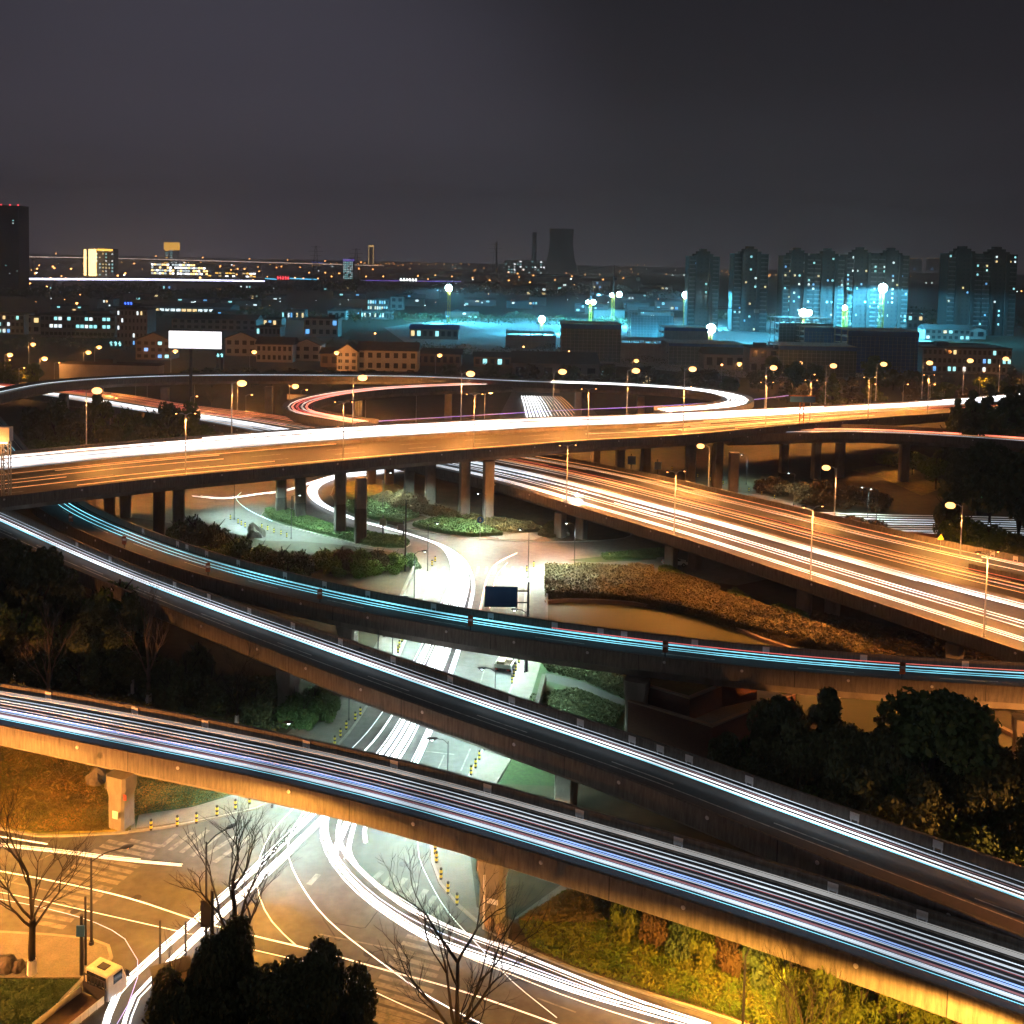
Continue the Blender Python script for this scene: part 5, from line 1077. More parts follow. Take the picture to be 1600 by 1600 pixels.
# pylons
def pylon(px, top, base, label):
    b = P(px, base, 0); h = CAM_H - (top - hz(px)) * b.y / F; t = empty('pylon', b, label, 'pylon'); mb = MB()
    for sx in (-1, 1):
        for sy in (-1, 1): mb.tube((sx * h * .10, sy * h * .10, 0), (sx * h * .015, sy * h * .015, h), .35, .25, 4)
    for k in range(8):
        z0, z1 = h * k / 8, h * (k + 1) / 8; w0 = h * (.10 - .085 * k / 8); w1 = h * (.10 - .085 * (k + 1) / 8); mb.tube((-w0, -w0, z0), (w1, -w1, z1), .2, n=4); mb.tube((w0, -w0, z0), (-w1, -w1, z1), .2, n=4)
    mb.build('lattice', M_['dark_metal'], t); mb = MB()
    for k, l in ((.97, .12), (.86, .18), (.75, .14)): mb.tube((-h * l, 0, h * k), (h * l, 0, h * k), .35, n=4)
    mb.build('cross_arm', M_['dark_metal'], t)
pylon(493, 384, 446, 'tall dark lattice pylon left of the dotted tower'); pylon(556, 388, 446, 'dark lattice pylon right of the dotted tower'); pylon(773, 380, 440, 'dark lattice pylon left of the power plant')
# distant bridge with lamps and the glowing elevated road
def farroad(pts, width, label, thick=3, name='viaduct', glow=None, pier_gap=120):
    w_ = [P(x, y, z) for x, y, z in pts]; w_ = smooth(w_, 40); b = w_[len(w_) // 2].copy(); b.z = 0; t = empty(name, b, label, 'viaduct')
    r = Rib(w_, [width] * len(w_), [p.z for p in w_]); mb = MB(); extrude(mb, r, [(0, 0, 0), (0, 0, -thick), (0, 1, -thick), (0, 1, 0)]); mb.build('deck', M_['concrete_pier'], t, local=False)
    s = 0
    for i in range(r.n):
        if r.s[i] > s: s += pier_gap; q = r.at(i, width / 2); mb = MB(); mb.box((q.x, q.y, (q.z - thick) / 2), (4, 4, q.z - thick)); mb.build('pier', M_['concrete_pier'], t, local=False)
    return r
rb = farroad([(-100, 400, 40), (30, 402, 38), (200, 405, 36), (390, 410, 33), (600, 416, 28)], 20, 'long distant bridge with a row of lamps along the horizon', pier_gap=250)
trail([rb.at(i, 2, 1.5) for i in range(rb.n)], 1.0, 'trail_warm', 'faint warm light trail along the distant horizon bridge', None)
rg_ = farroad([(-120, 437, 16), (30, 438, 16), (250, 439, 16), (330, 440, 15), (415, 441, 12)], 22, 'glowing elevated road crossing the left distance')
for k, (o_, r_, m, lb) in enumerate(((2, .9, 'trail_far', 'front'), (7, 1.0, 'neon_white', 'middle'), (13, 1.0, 'trail_far', 'rear'))): trail([rg_.at(i, o_, 1.6) for i in range(rg_.n)], r_, m, 'broad violet white light trail on the glowing far road, %s one' % lb, 'light trails on the glowing far road')
for x0, x1, y, m, z, lb in ((415, 437, 437, 'neon_cyan', 8, 'thin cyan neon line left of the red shop sign'), (452, 498, 437, 'neon_cyan', 8, 'thin cyan neon line right of the red shop sign'), (560, 720, 440, 'trail_purple', 6, 'thin violet line of light below the white sign'), (486, 506, 411, 'neon_blue', 20, 'small blue lit sign on the horizon')):
    trail([P(x0, y - 2, z), P((x0 + x1) / 2, y - 1, z), P(x1, y, z)], 1.0, m, lb, None, name='neon_line')
def signbox(px0, px1, top, base, d, m, label, letters=6, dots=True):
    a = PD(px0, base, d); c = PD(px1, base, d); H = (base - top) * d / F; W = (px1 - px0) * d / F; b = Vector(((a.x + c.x) / 2, d, 0)); z = (a.z + c.z) / 2
    t = empty('shop_sign', b, label, 'sign'); mb = MB(); mb.box((0, .8, z + H / 2), (W, .8, H)); mb.build('panel', M_['dark_metal'], t)
    mb = MB(); mb.box((-W * .3, .8, z / 2), (1, 1, z)); mb.box((W * .3, .8, z / 2), (1, 1, z)); mb.build('support', M_['dark_metal'], t); mb = MB()
    rn = random.Random(int(px0))
    for k in range(letters):
        x = -W / 2 + W * (k + .5) / letters; s = W / letters * .36
        mb.box((x, .2, z + H * .5), (s * .5, .3, H * .7)); mb.box((x, .22, z + H * rn.uniform(.3, .7)), (s * 1.8, .3, H * .18)); mb.box((x + s * .6, .24, z + H * .4), (s * .4, .3, H * .5))
    mb.build('lettering', M_[m], t)
signbox(432, 452, 430, 438, 1500, 'neon_red', 'bright red rooftop sign on the far street', 5)
signbox(624, 652, 434, 440, 1450, 'neon_white', 'small white rooftop sign right of the centre left', 6)
signbox(193, 207, 471, 477, 900, 'neon_blue', 'small blue sign on a roof at the left', 3)
signbox(337, 349, 551, 559, 420, 'win_cyan', 'two cyan characters glowing below the white billboard', 2)
signbox(170, 190, 532, 542, 560, 'win_cyan', 'pale cyan lit shop front between the left blocks', 3)
signbox(1528, 1547, 775, 780, 215, 'neon_green', 'small green lit sign in the dark trees at the right', 4)
# distant lamps
fl = empty('distant_lamp', (0, 0, 0), 'tiny orange lamp among the distant city lights', 'street lamp', 'tiny lamps of the distant city')
mb = MB(); mb.tube((0, 0, 0), (0, 0, 9), .25, .2, 5); mb.build('pole', M_['steel_pole'], fl); mb = MB(); mb.ball((0, 0, 0), 1.45, 6, sq=(1, 1, .8)); hd = mb.build('lamp_head', M_['glow_sodium_far'], fl); hd.location = (0, 0, 9)
emis('glow_far_white', (0.8, 0.95, 1.0), 12)
fw = empty('distant_lamp', (0, 0, 0), 'tiny white lamp among the distant city lights', 'street lamp', 'tiny white lamps of the distant city')
mb = MB(); mb.tube((0, 0, 0), (0, 0, 9), .25, .2, 5); mb.build('pole', M_['steel_pole'], fw); mb = MB(); mb.ball((0, 0, 0), 1.0, 6, sq=(1, 1, .8)); hd = mb.build('lamp_head', M_['glow_far_white'], fw); hd.location = (0, 0, 9)
rnd = random.Random(21); first = [True, True]
def dl(px, py, z=0, s=1.0, white=False):
    p = P(px, py, z + 9); k = 1 if white else 0; src = fw if white else fl
    o = src if first[k] else dup(src); first[k] = False; o.location = (p.x, p.y, z); f_ = s * max(.35, p.y / 1900); o.scale = (f_, f_, 1)
    for c in list(o.children):
        if c.name.startswith('lamp_head'): c.scale = (1, 1, f_)
    reg = [r_ for q_, r_ in ((130, 'beside the slab tower at left'), (250, 'around the gold lit hotel'), (420, 'around the dazzling shopping hall'), (600, 'around the dotted tower'), (790, 'left of the power plant'), (960, 'around the cooling tower'), (1200, 'left of the wide residential towers'), (9999, 'behind the wide residential towers')) if px < q_][0]
    row = 'above' if py < hz(px) + 26 else 'below'; cn = 'white' if white else 'orange'
    o['label'] = 'tiny %s distant lamp %s, %s the horizon road line' % (cn, reg, row); o['group'] = 'tiny %s lamps %s, %s' % (cn, reg, row)
for i in range(14):
    q = rb.at(min(rb.n - 1, int(i * rb.n / 14)), 1); x, y, _ = proj(q + Vector((0, 0, 10))); dl(x, y, q.z, 1.0)
for i in range(95): x = rnd.uniform(30, 1600); dl(x, hz(x) + 8 + abs(rnd.gauss(0, 9)), 0, rnd.uniform(.6, 1.2), rnd.random() < .15)
for x, y in ((50, 422), (58, 420), (85, 419), (111, 420), (47, 443), (73, 448), (17, 450), (55, 427), (43, 445), (111, 436), (117, 436), (194, 430), (345, 452), (340, 451), (355, 450)): dl(x, y, 0, 1.3, x in (194,))
for i in range(48): x = rnd.uniform(32, 470); dl(x, hz(x) + rnd.uniform(10, 44), 0, rnd.uniform(.8, 1.7), rnd.random() < .2)
for x in range(462, 640, 9): dl(x + rnd.uniform(-3, 3), 411 + (x % 5), 0, .8)
for x in range(590, 740, 13): dl(x, 412 + x % 3, 0, .8)
for x, y in ((572, 432), (599, 432), (653, 431), (680, 430), (706, 432), (738, 434), (765, 438), (795, 438), (828, 441), (862, 443), (897, 445), (530, 427), (508, 426), (483, 426), (518, 432), (497, 435), (405, 424), (432, 418), (461, 434), (474, 435)): dl(x, y, 0, 1.0)
for x in range(985, 1075, 11): dl(x, 414, 0, .7)
for x, y in ((914, 429), (937, 429), (988, 425), (1010, 420), (1051, 430), (1069, 430), (1139, 429), (1203, 429), (1212, 429), (1447, 442), (1456, 442), (1461, 414), (1590, 420), (1597, 424), (1400, 430)): dl(x, y, 0, .9, x in (1010, 1051, 1069, 1447, 1456))
for i in range(46): x = rnd.uniform(30, 1060); dl(x, rnd.uniform(446, 478), -4, rnd.uniform(.35, .8), i % 3 > 0)
for x, y, s in ((120, 474, 1.6), (101, 468, .6), (586, 521, 1.2), (818, 542, 1.0), (889, 549, .8), (1246, 578, .8), (1128, 570, 1.0), (1596, 455, 1)): dl(x, y, 0, s)
# wooded belts beyond the quarter
def belt(px0, px1, base, top, label, n=5000, seed=1, m='leaf_dark', sz=2.6):
    rg = np.random.default_rng(seed); pts = []; b = P((px0 + px1) / 2, base, 0); d = b.y; xs = rg.uniform(px0, px1, n)
    hh = (base - top) * d / F
    X = (xs - 800) / F * d; prof = .6 + .2 * np.sin(xs * .09 + seed) + .2 * np.sin(xs * .031 + 2 * seed)
    Z = rg.uniform(0, 1, n) ** .6 * hh * prof; Y = rg.uniform(-1, 1, n) * d * .05
    L = np.stack([X - b.x, Y, Z + 0], 1); me = leaf_mesh('woods', L, np.tile([0, -.3, .6], (n, 1)), sz * d / 1200, m, seed); o = bpy.data.objects.new('woods', me); C.objects.link(o); o.location = b; o['kind'] = 'stuff'; tag(o, label, 'wood')
belt(20, 420, 466, 440, 'dark wooded belt below the glowing far road', seed=1)
belt(400, 1080, 458, 440, 'dark wooded belt below the centre skyline', n=8000, seed=2)
belt(1120, 1620, 505, 478, 'dark wood around the feet of the tall towers', seed=3, sz=2)
belt(200, 1000, 500, 484, 'dark trees scattered through the low-rise quarter', n=5000, seed=4, sz=1.6)
belt(0, 700, 545, 526, 'dark gardens among the gabled houses', n=5000, seed=5, sz=1.3)
belt(640, 1060, 558, 540, 'dark trees left of the scaffolded blocks', n=4000, seed=6, sz=1.3)
belt(960, 1620, 598, 566, 'dark trees along the foot of the construction site', n=7000, seed=7, sz=1.0)

# ------------------------------------------------------------------ construction site
def site(px0, px1, top, base, label, net='net_dark', floors=6, depth=22, band=True, seed=0):
    b = P((px0 + px1) / 2, base, 0); d = b.y; W = (px1 - px0) * d / F; H = CAM_H - (top - hz((px0 + px1) / 2)) * d / F; rnd = random.Random(seed)
    t = empty('construction_block', b, label, 'building under construction')
    mb = MB()
    for f in range(floors + 1): mb.box((0, depth / 2, H * f / floors), (W, depth, .35))
    mb.build('floor_slab', M_['slab_grey'], t); mb = MB()
    n = max(3, int(W / 6))
    for i in range(n + 1):
        for y in (.6, depth / 2, depth - .6): mb.box((-W / 2 + .4 + (W - .8) * i / n, y, H / 2), (.6, .6, H - .4))
    mb.build('column', M_['slab_grey'], t); mb = MB(); s = 2.2
    for i in range(int(W / s) + 1): mb.tube((-W / 2 + i * s, -1.0, 0), (-W / 2 + i * s, -1.0, H + 1.4), .07, n=4)
    for k in range(int(H / 1.8) + 1): mb.tube((-W / 2 - .5, -1.05, k * 1.8 + .6), (W / 2 + .5, -1.05, k * 1.8 + .6), .06, n=4)
    mb.build('scaffolding', M_['steel_pole'], t)
    mb = MB(); mb.box((0, -.75, H * .45), (W, .06, H * .86)); mb.build('safety_net', M_[net], t)
    if band: mb = MB(); mb.box((0, -1.3, H * .93), (W * 1.01, .06, H * .12)); mb.build('blue_net_band', M_['net_blue'], t)
    mb = MB()
    for i in range(int(W * .9)): x = rnd.uniform(-W / 2, W / 2); y = rnd.uniform(.5, depth - .5); mb.tube((x, y, H), (x + rnd.uniform(-.2, .2), y, H + rnd.uniform(1, 2.6)), .06, n=3)
    mb.build('rebar', M_['slab_grey'], t)
site(877, 969, 506, 566, 'dark netted block under construction with a blue band, left one')
site(1044, 1160, 537, 572, 'dark netted block under construction, middle foreground one', seed=1, floors=4)
site(1036, 1105, 512, 550, 'pale open block under construction behind the middle one', net='slab_grey', seed=2, floors=4)
site(1215, 1336, 541, 590, 'netted block with a blue band in the right foreground of the site', seed=3, floors=5)
site(1322, 1432, 517, 585, 'tall blue netted block at the right of the site', net='net_blue', seed=4)
site(1215, 1300, 498, 555, 'open concrete frame behind the right foreground block', net='net_dark', band=False, seed=5)
site(985, 1052, 488, 530, 'far concrete frame beside the leftmost tower', net='net_dark', band=False, seed=6, floors=4)
site(1255, 1322, 512, 560, 'blue netted frame between the two right blocks', net='net_blue', seed=7)
site(790, 868, 521, 545, 'low pale slab of the site left of the netted block', net='slab_grey', band=False, floors=2, seed=8)
site(968, 1045, 532, 566, 'low scaffolding between the left and middle blocks', net='slab_grey', band=False, floors=3, seed=9)
sheet('site_ground', [(600, 512), (700, 498), (1060, 496), (1215, 500), (1450, 505), (1460, 560), (1340, 590), (1160, 590), (960, 572), (780, 560), (640, 540)], .02, 'slab_grey')
def crane(px, top, base, label, lamps=((0, 0, 1),), jib=None, up=None, m='crane_yellow', mw=1.9, power=5000, rz=0):
    b = P(px, base, 0); d = b.y; H = CAM_H - (top - hz(px)) * d / F; t = empty('tower_crane', b, label, 'crane', None, rz)
    mb = MB(); w_ = mw / 2; n = max(4, int(H / 2.2))
    for sx in (-1, 1):
        for sy in (-1, 1): mb.box((sx * w_, sy * w_, H / 2), (.28, .28, H))
    for k in range(n):
        z0, z1 = H * k / n, H * (k + 1) / n; s = 1 if k % 2 else -1
        for a, c in (((-w_ * s, -w_, z0), (w_ * s, -w_, z1)), ((-w_ * s, w_, z0), (w_ * s, w_, z1)), ((-w_, -w_ * s, z0), (-w_, w_ * s, z1)), ((w_, -w_ * s, z0), (w_, w_ * s, z1))): mb.tube(a, c, .12, n=4)
        mb.tube((-w_, -w_, z1), (w_, -w_, z1), .12, n=4)
    mb.build('mast', M_[m], t)
    if jib:
        z = CAM_H - (jib[2] - hz(px)) * d / F; l0, l1 = jib[0] * d / F, jib[1] * d / F; zt = CAM_H - (up - hz(px)) * d / F; mb = MB()
        mb.tube((l0, 0, z), (l1, 0, z + .3), .22, n=4); mb.tube((l0, 0, z + 1.4), (l1, 0, z + 1.2), .15, n=4)
        k = l0
        while k < l1: mb.tube((k, 0, z), (k + 1.2, 0, z + 1.3), .1, n=4); mb.tube((k + 1.2, 0, z + 1.3), (k + 2.4, 0, z), .1, n=4); k += 2.4
        mb.tube((0, 0, zt), (l0 * .7, 0, z + 1.4), .08, n=4); mb.tube((0, 0, zt), (l1 * .8, 0, z + 1.2), .08, n=4); mb.build('jib', M_['dark_metal'], t)
        mb = MB(); mb.box((0, 0, (z + H) / 2 + .5), (1.5, 1.5, max(1, abs(z - H) + 2))); mb.tube((0, 0, z), (0, 0, zt), .7, .2, 4); mb.build('tower_head', M_['dark_metal'], t)
        mb = MB(); mb.box((l1 * .95, 0, z - 1), (3, 1.4, 2.2)); mb.build('counterweight', M_['slab_grey'], t); mb = MB(); mb.box((1.6, -.6, z - 1), (1.6, 1.5, 2)); mb.build('cab', M_['dark_metal'], t)
    for i, (dx, dy, s) in enumerate(lamps):
        x = dx * d / F; z = H - dy * d / F + .6; mb = MB(); mb.ball((0, 0, 0), 1.9 * s, 10, sq=(1, .6, 1)); g = mb.build('floodlight', M_['glow_teal'], t, smooth=True); g.location = (x, -1.6, z)
        if power: add_light(t, (x, 2.8, z + .5), 'SPOT', TEAL, power * s * 20, 1.2, 180)
    return t
crane(701, 452, 506, 'yellow lit mast with a single floodlight, leftmost on the site', ((-.5, -1, 1.5),), power=4200)
crane(846, 500, 522, 'short floodlight mast on the low pale slab', ((0, 0, 1.3),), power=3000)
crane(922, 470, 510, 'yellow mast with twin floodlights behind the left netted block', ((-5, 3, .8), (4, 3, 1.1)), power=2600, jib=(-45, 12, 458), up=450, m='crane_yellow')
crane(957, 462, 512, 'tall crane with a long dark jib and yellow mast', ((-3, 0, .8), (9, -1, 1.2)), jib=(-120, 40, 434), up=414, power=2800)
crane(1069, 462, 516, 'slim mast with one floodlight in front of the leftmost tower', ((0, 0, 1.4),), power=3400)
crane(1090, 456, 516, 'floodlit mast with double lamp right of the slim one', ((-2, 0, 1.3), (5, 0, 1.1)), power=3600)
crane(1109, 516, 545, 'low mast with a glaring floodlight on the middle block', ((0, -1, 1.6),), power=3800, jib=(-18, 75, 482), up=460)
crane(1252, 490, 548, 'pale mast with paired floodlights on the right block', ((0, 0, 1.4), (9, 0, 1.0)), power=3400)
crane(1318, 482, 548, 'bright yellow crane mast with a small lamp and dark jib', ((-2, 0, .8),), jib=(-38, 8, 455), up=436, power=1800, mw=2.6)
crane(1375, 452, 530, 'tall yellow mast with the brightest floodlight at the right of the site', ((0, -1, 1.8),), power=5200, mw=2.8)

# ------------------------------------------------------------------ brick building by the pond, retaining wall
def world_prism(name, px, z0, z1, m, parent=None, tagv=None):
    pts = [P(x, y, z1) for x, y in px]; mb = MB(); mb.prism([(p.x, p.y) for p in pts], z0, z1)
    return mb.build(name, M_[m], parent, local=False) if parent else mb.build(name, M_[m])
b = P(1112, 1190, 0); bk = empty('brick_building', b, 'dark brick pump house with stepped walls and pale copings by the pond', 'building')
def wall_run(px, z1, th, m, cop, parent):
    pts = [P(x, y, z1) for x, y in px]
    for a, c in zip(pts, pts[1:]):
        d = Vector((c.x - a.x, c.y - a.y)); L = d.length; mid = ((a.x + c.x) / 2, (a.y + c.y) / 2); ang = math.atan2(d.y, d.x)
        mb = MB(); mb.box((mid[0], mid[1], z1 / 2), (L + th, th, z1), ang); mb.build('wall', M_[m], parent, local=False)
        mb = MB(); mb.box((mid[0], mid[1], z1 + .08), (L + th * 1.3, th * 1.4, .16), ang); mb.build('coping', M_[cop], parent, local=False)
wall_run([(985, 1062), (1012, 1072), (1077, 1091), (1127, 1071), (1180, 1060)], 5.4, .35, 'brick', 'coping', bk)
wall_run([(985, 1096), (1012, 1104), (1112, 1135), (1200, 1100), (1240, 1084)], 4.2, .35, 'brick', 'coping', bk)
mb = MB(); pts = [P(x, y, 4.9) for x, y in ((985, 1062), (1077, 1091), (1127, 1071), (1080, 1050), (1000, 1040))]; mb.prism([(p.x, p.y) for p in pts], 3.0, 4.9); mb.build('roof', M_['lawn_green'], bk, local=False)
mb = MB(); pts = [P(x, y, 3.0) for x, y in ((985, 1100), (1112, 1139), (1200, 1106), (1240, 1090), (1180, 1070), (1000, 1060))]; mb.prism([(p.x, p.y) for p in pts], 2.4, 3.0); mb.build('terrace', M_['paving'], bk, local=False)
a, c = P(645, 886, 1.2), P(600, 985, 1.2)
def lowwall(px, h, th, label, m='concrete_pier'):
    pts = [P(x, y, h) for x, y in px]; b = Vector((pts[0].x, pts[0].y, 0)); mb = MB(); w_ = smooth([Vector((p.x, p.y, 0)) for p in pts], 3); r = Rib([p - b for p in w_], [th] * len(w_), [0] * len(w_)); extrude(mb, r, [(0, 0, 0), (0, 1, 0), (0, 1, h), (0, 0, h)]); o = mb.build('retaining_wall', M_[m], loc=b); tag(o, label, 'wall')
lowwall([(645, 884), (626, 927), (598, 985)], 1.1, .4, 'low pale retaining wall along the left pavement of the street')
lowwall([(852, 890), (853, 930), (852, 968), (850, 1000)], .9, .35, 'low pale wall between the right pavement and the pond')
lowwall([(847, 1053), (835, 1100), (826, 1150)], 1.4, .5, 'low dark wall with posts right of the pavement under the ramps', 'concrete_wet')
lowwall([(1383, 829), (1465, 835)], 1.6, .4, 'dark wall beside the pale lit street behind the expressway', 'brick')

# ------------------------------------------------------------------ signs, bollards, gantry
def board(px0, px1, top, bot, base_px, base_py, m, label, arms=True, th=.12, name='road_sign', frame=None):
    b = P(base_px, base_py, 0); d = b.y; W = (px1 - px0) * d / F; H = (bot - top) * d / F; z1 = CAM_H - (top - hz(px0)) * d / F; x0 = (px0 - base_px) * d / F; x1 = (px1 - base_px) * d / F
    t = empty(name, b, label, 'sign'); mb = MB(); mb.tube((0, .2, 0), (0, .2, z1 + .6), .17, .13, 8); mb.build('pole', M_['dark_metal'], t)
    mb = MB(); mb.box(((x0 + x1) / 2, -.05, z1 - H / 2), (W, th, H)); mb.build('panel', M_[m], t)
    if frame: 
        mb = MB(); c = (x0 + x1) / 2
        for s in (-1, 1): mb.box((c, -.08, z1 - H / 2 + s * H / 2), (W + .1, th + .04, .09)); mb.box((c + s * W / 2, -.08, z1 - H / 2), (.09, th + .05, H - .1))
        mb.build('frame', M_[frame], t)
    if arms:
        mb = MB(); e = x0 if abs(x0) > abs(x1) else x1
        for k in (.22, .80): mb.tube((e * .9, .12, z1 - H * k), (0, .2, z1 - H * k), .09, n=6)
        mb.build('arm', M_['dark_metal'], t)
    return t, z1, H
t, z1, H = board(754, 805, 924, 956, 823, 1052, 'sign_blue', 'large blank blue road sign board on a mast above the street', frame='dark_metal')
board(980, 993, 715, 728, 986, 742, 'sign_blue_light', 'left one of two small blue signs under the main viaduct', arms=False)
board(1022, 1033, 724, 736, 1027, 752, 'sign_blue_light', 'right one of two small blue signs under the main viaduct', arms=False)
board(593, 603, 815, 826, 598, 842, 'coping', 'small reddish board on posts on the hedge strip', arms=False)
board(621, 631, 824, 834, 630, 846, 'wall_grey', 'small grey board at the right tip of the hedge strip', arms=False)
board(448, 480, 617, 625, 476, 648, 'plate_white', 'pale direction board beyond the main viaduct at the left', frame='rust_orange')
board(1366, 1372, 826, 842, 1369, 850, 'rust_orange', 'small red and white roadside board behind the expressway', arms=False)
board(120, 133, 1484, 1502, 126, 1528, 'sign_blue', 'small blue street name sign on the corner by the truck', arms=False)
board(313, 329, 1441, 1486, 330, 1520, 'dark_metal', 'dark notice panels hung on the lamp post at the junction', arms=False)
# round blue arrow sign
b = P(750, 840, 0); t = empty('road_sign', b, 'round blue sign with a white arrow at the roundabout edge', 'sign'); mb = MB(); mb.tube((0, 0, 0), (0, 0, 3.6), .06, n=6); mb.build('pole', M_['steel_pole'], t)
mb = MB(); mb.tube((0, -.06, 3.4), (0, -.12, 3.4), .62, n=24); mb.build('disc', M_['sign_blue_light'], t)
mb = MB(); mb.box((0, -.14, 3.5), (.16, .03, .5)); mb.add([(-.3, -.15, 3.35), (.3, -.15, 3.35), (0, -.15, 2.95)], [(0, 1, 2)]); mb.build('arrow', M_['plate_white'], t)
b = P(708, 900, 0)
# sign gantry over the main viaduct at the right
def gantry(px0, px1, top, bot, bx, by, label, z):
    b = P(bx, by, z); d = b.y; t = empty('sign_gantry', b, label, 'sign'); x0, x1 = (px0 - bx) * d / F, (px1 - bx) * d / F; zt = CAM_H - (top - hz(bx)) * d / F - z; zb = CAM_H - (bot - hz(bx)) * d / F - z
    mb = MB()
    for sx in (-.5, .5): mb.box((sx, 0, zt / 2), (.22, .22, zt))
    for k in range(int(zt)): mb.tube((-.5, 0, k), (.5, 0, k + 1), .07, n=4); mb.tube((-.5, 0, k + 1), (.5, 0, k + 1), .05, n=4)
    mb.build('lattice_post', M_['rust_orange'], t)
    for i in range(2): 
        mb = MB(); w_ = (x1 - x0) / 2; mb.box((x0 + w_ * (i + .5), -.5, (zt + zb) / 2), (w_ - .15, .2, zt - zb)); mb.build('panel', M_['sign_blue'], t)
    mb = MB(); mb.box(((x0 + x1) / 2, -.2, zt + .15), (x1 - x0, .3, .25)); mb.build('beam', M_['rust_orange'], t)
gantry(1232, 1272, 620, 629, 1252, 663, 'dark twin sign panel on a lattice post on the main viaduct', interp(zM, 1252) - PAR)
b = P(10, 778, 13.2); d = b.y; t = empty('sign_gantry', b, 'lattice gantry post with an orange lit sign box at the left edge', 'sign'); k_ = d / F; mb = MB(); h_ = (778 - 688) * k_ * 1.03
for sx in (-.55, .55):
    for sy in (-.4, .4): mb.box((sx, sy, h_ / 2), (.16, .16, h_))
n = 10
for k in range(n): s = 1 if k % 2 else -1; mb.tube((-.55 * s, -.4, h_ * k / n), (.55 * s, -.4, h_ * (k + 1) / n), .06, n=4); mb.tube((-.55, -.4 * s, h_ * k / n), (-.55, .4 * s, h_ * (k + 1) / n), .06, n=4); mb.tube((-.55, -.4, h_ * k / n), (.55, -.4, h_ * k / n), .06, n=4)
mb.build('lattice_post', M_['steel_pole'], t); mb = MB(); mb.box((-1.6, -.3, h_ + 1.0), (5.2, 1.2, 2.2)); mb.build('sign_box', M_['white_paint'], t); mb = MB(); mb.box((-1.6, -1.0, h_ - .3), (4.6, .3, .2)); mb.build('lamp_bar', M_['gold_bright'], t)
add_light(t, (-1.2, -2.8, h_ - .3), 'POINT', SOD, 160, .2)
# white billboard on a pole
b = P(298, 655, 0); d = b.y; t = empty('billboard', b, 'blank glowing white billboard on a tall single pole', 'billboard'); W = 84 * d / F; z1 = CAM_H - (517 - hz(305)) * d / F; H = 28.5 * d / F
mb = MB(); mb.tube((0, 0, 0), (0, 0, z1 - H), .55, .5, 12); mb.build('pole', M_['dark_metal'], t); mb = MB(); mb.box((1.4, .3, z1 - H / 2), (W, .8, H), rz=0); mb.build('frame', M_['dark_metal'], t); mb = MB(); mb.box((1.4, -.22, z1 - H / 2), (W - .3, .1, H - .3)); mb.build('screen', M_['glow_white_sign'], t)
# marker posts on the near parapet of the cyan ramp
for i, px in enumerate((101, 185, 311, 485, 729, 1046, 1409)):
    k = R3.atx(px); q = R3.at(k, .55, 0.02); t = empty('marker_post', q, 'brown marker panel on a post on the cyan lit ramp, %s' % nth(i, 7), 'sign', 'marker posts on the cyan lit ramp')
    mb = MB(); mb.tube((0, 0, 0), (0, 0, 2.6), .06, n=6); mb.build('post', M_['dark_metal'], t); mb = MB(); mb.box((0, -.1, 1.95), (.62, .06, 1.25)); mb.build('panel', M_['rust_orange'], t)
    mb = MB(); mb.box((0, -.14, 2.05), (.5, .03, .28)); mb.build('stripe', M_['plate_white'], t)
k = R2.atx(1590); q = R2.at(k, .6, .02); t = empty('marker_post', q, 'striped hazard post at the right edge where two ramps meet', 'sign'); mb = MB(); mb.tube((0, 0, 0), (0, 0, 3.4), .07, n=6); mb.build('post', M_['rust_orange'], t); mb = MB(); mb.box((.4, -.1, 1.0), (.35, .08, 1.7)); mb.build('panel', M_['plate_white'], t)
mb = MB(); mb.box((.4, -.15, .6), (.35, .03, .3)); mb.box((.4, -.15, 1.3), (.35, .03, .3)); mb.build('stripe', M_['red_paint'], t)
q = SV.at(SV.atx(1475), SV.w[SV.atx(1475)] - 1, 0); q = P(1469, 864, 5.2); t = empty('warning_sign', q, 'yellow triangular sign on a post at the concrete wedge', 'sign'); mb = MB(); mb.tube((0, 0, 0), (0, 0, 2.4), .05, n=6); mb.build('post', M_['steel_pole'], t); mb = MB(); mb.add([(-.55, -.05, 2.2), (.55, -.05, 2.2), (0, -.05, 3.2), (-.55, .05, 2.2), (.55, .05, 2.2), (0, .05, 3.2)], [(0, 1, 2), (5, 4, 3), (0, 3, 4, 1), (1, 4, 5, 2), (2, 5, 3, 0)]); mb.build('panel', M_['yellow_paint'], t)
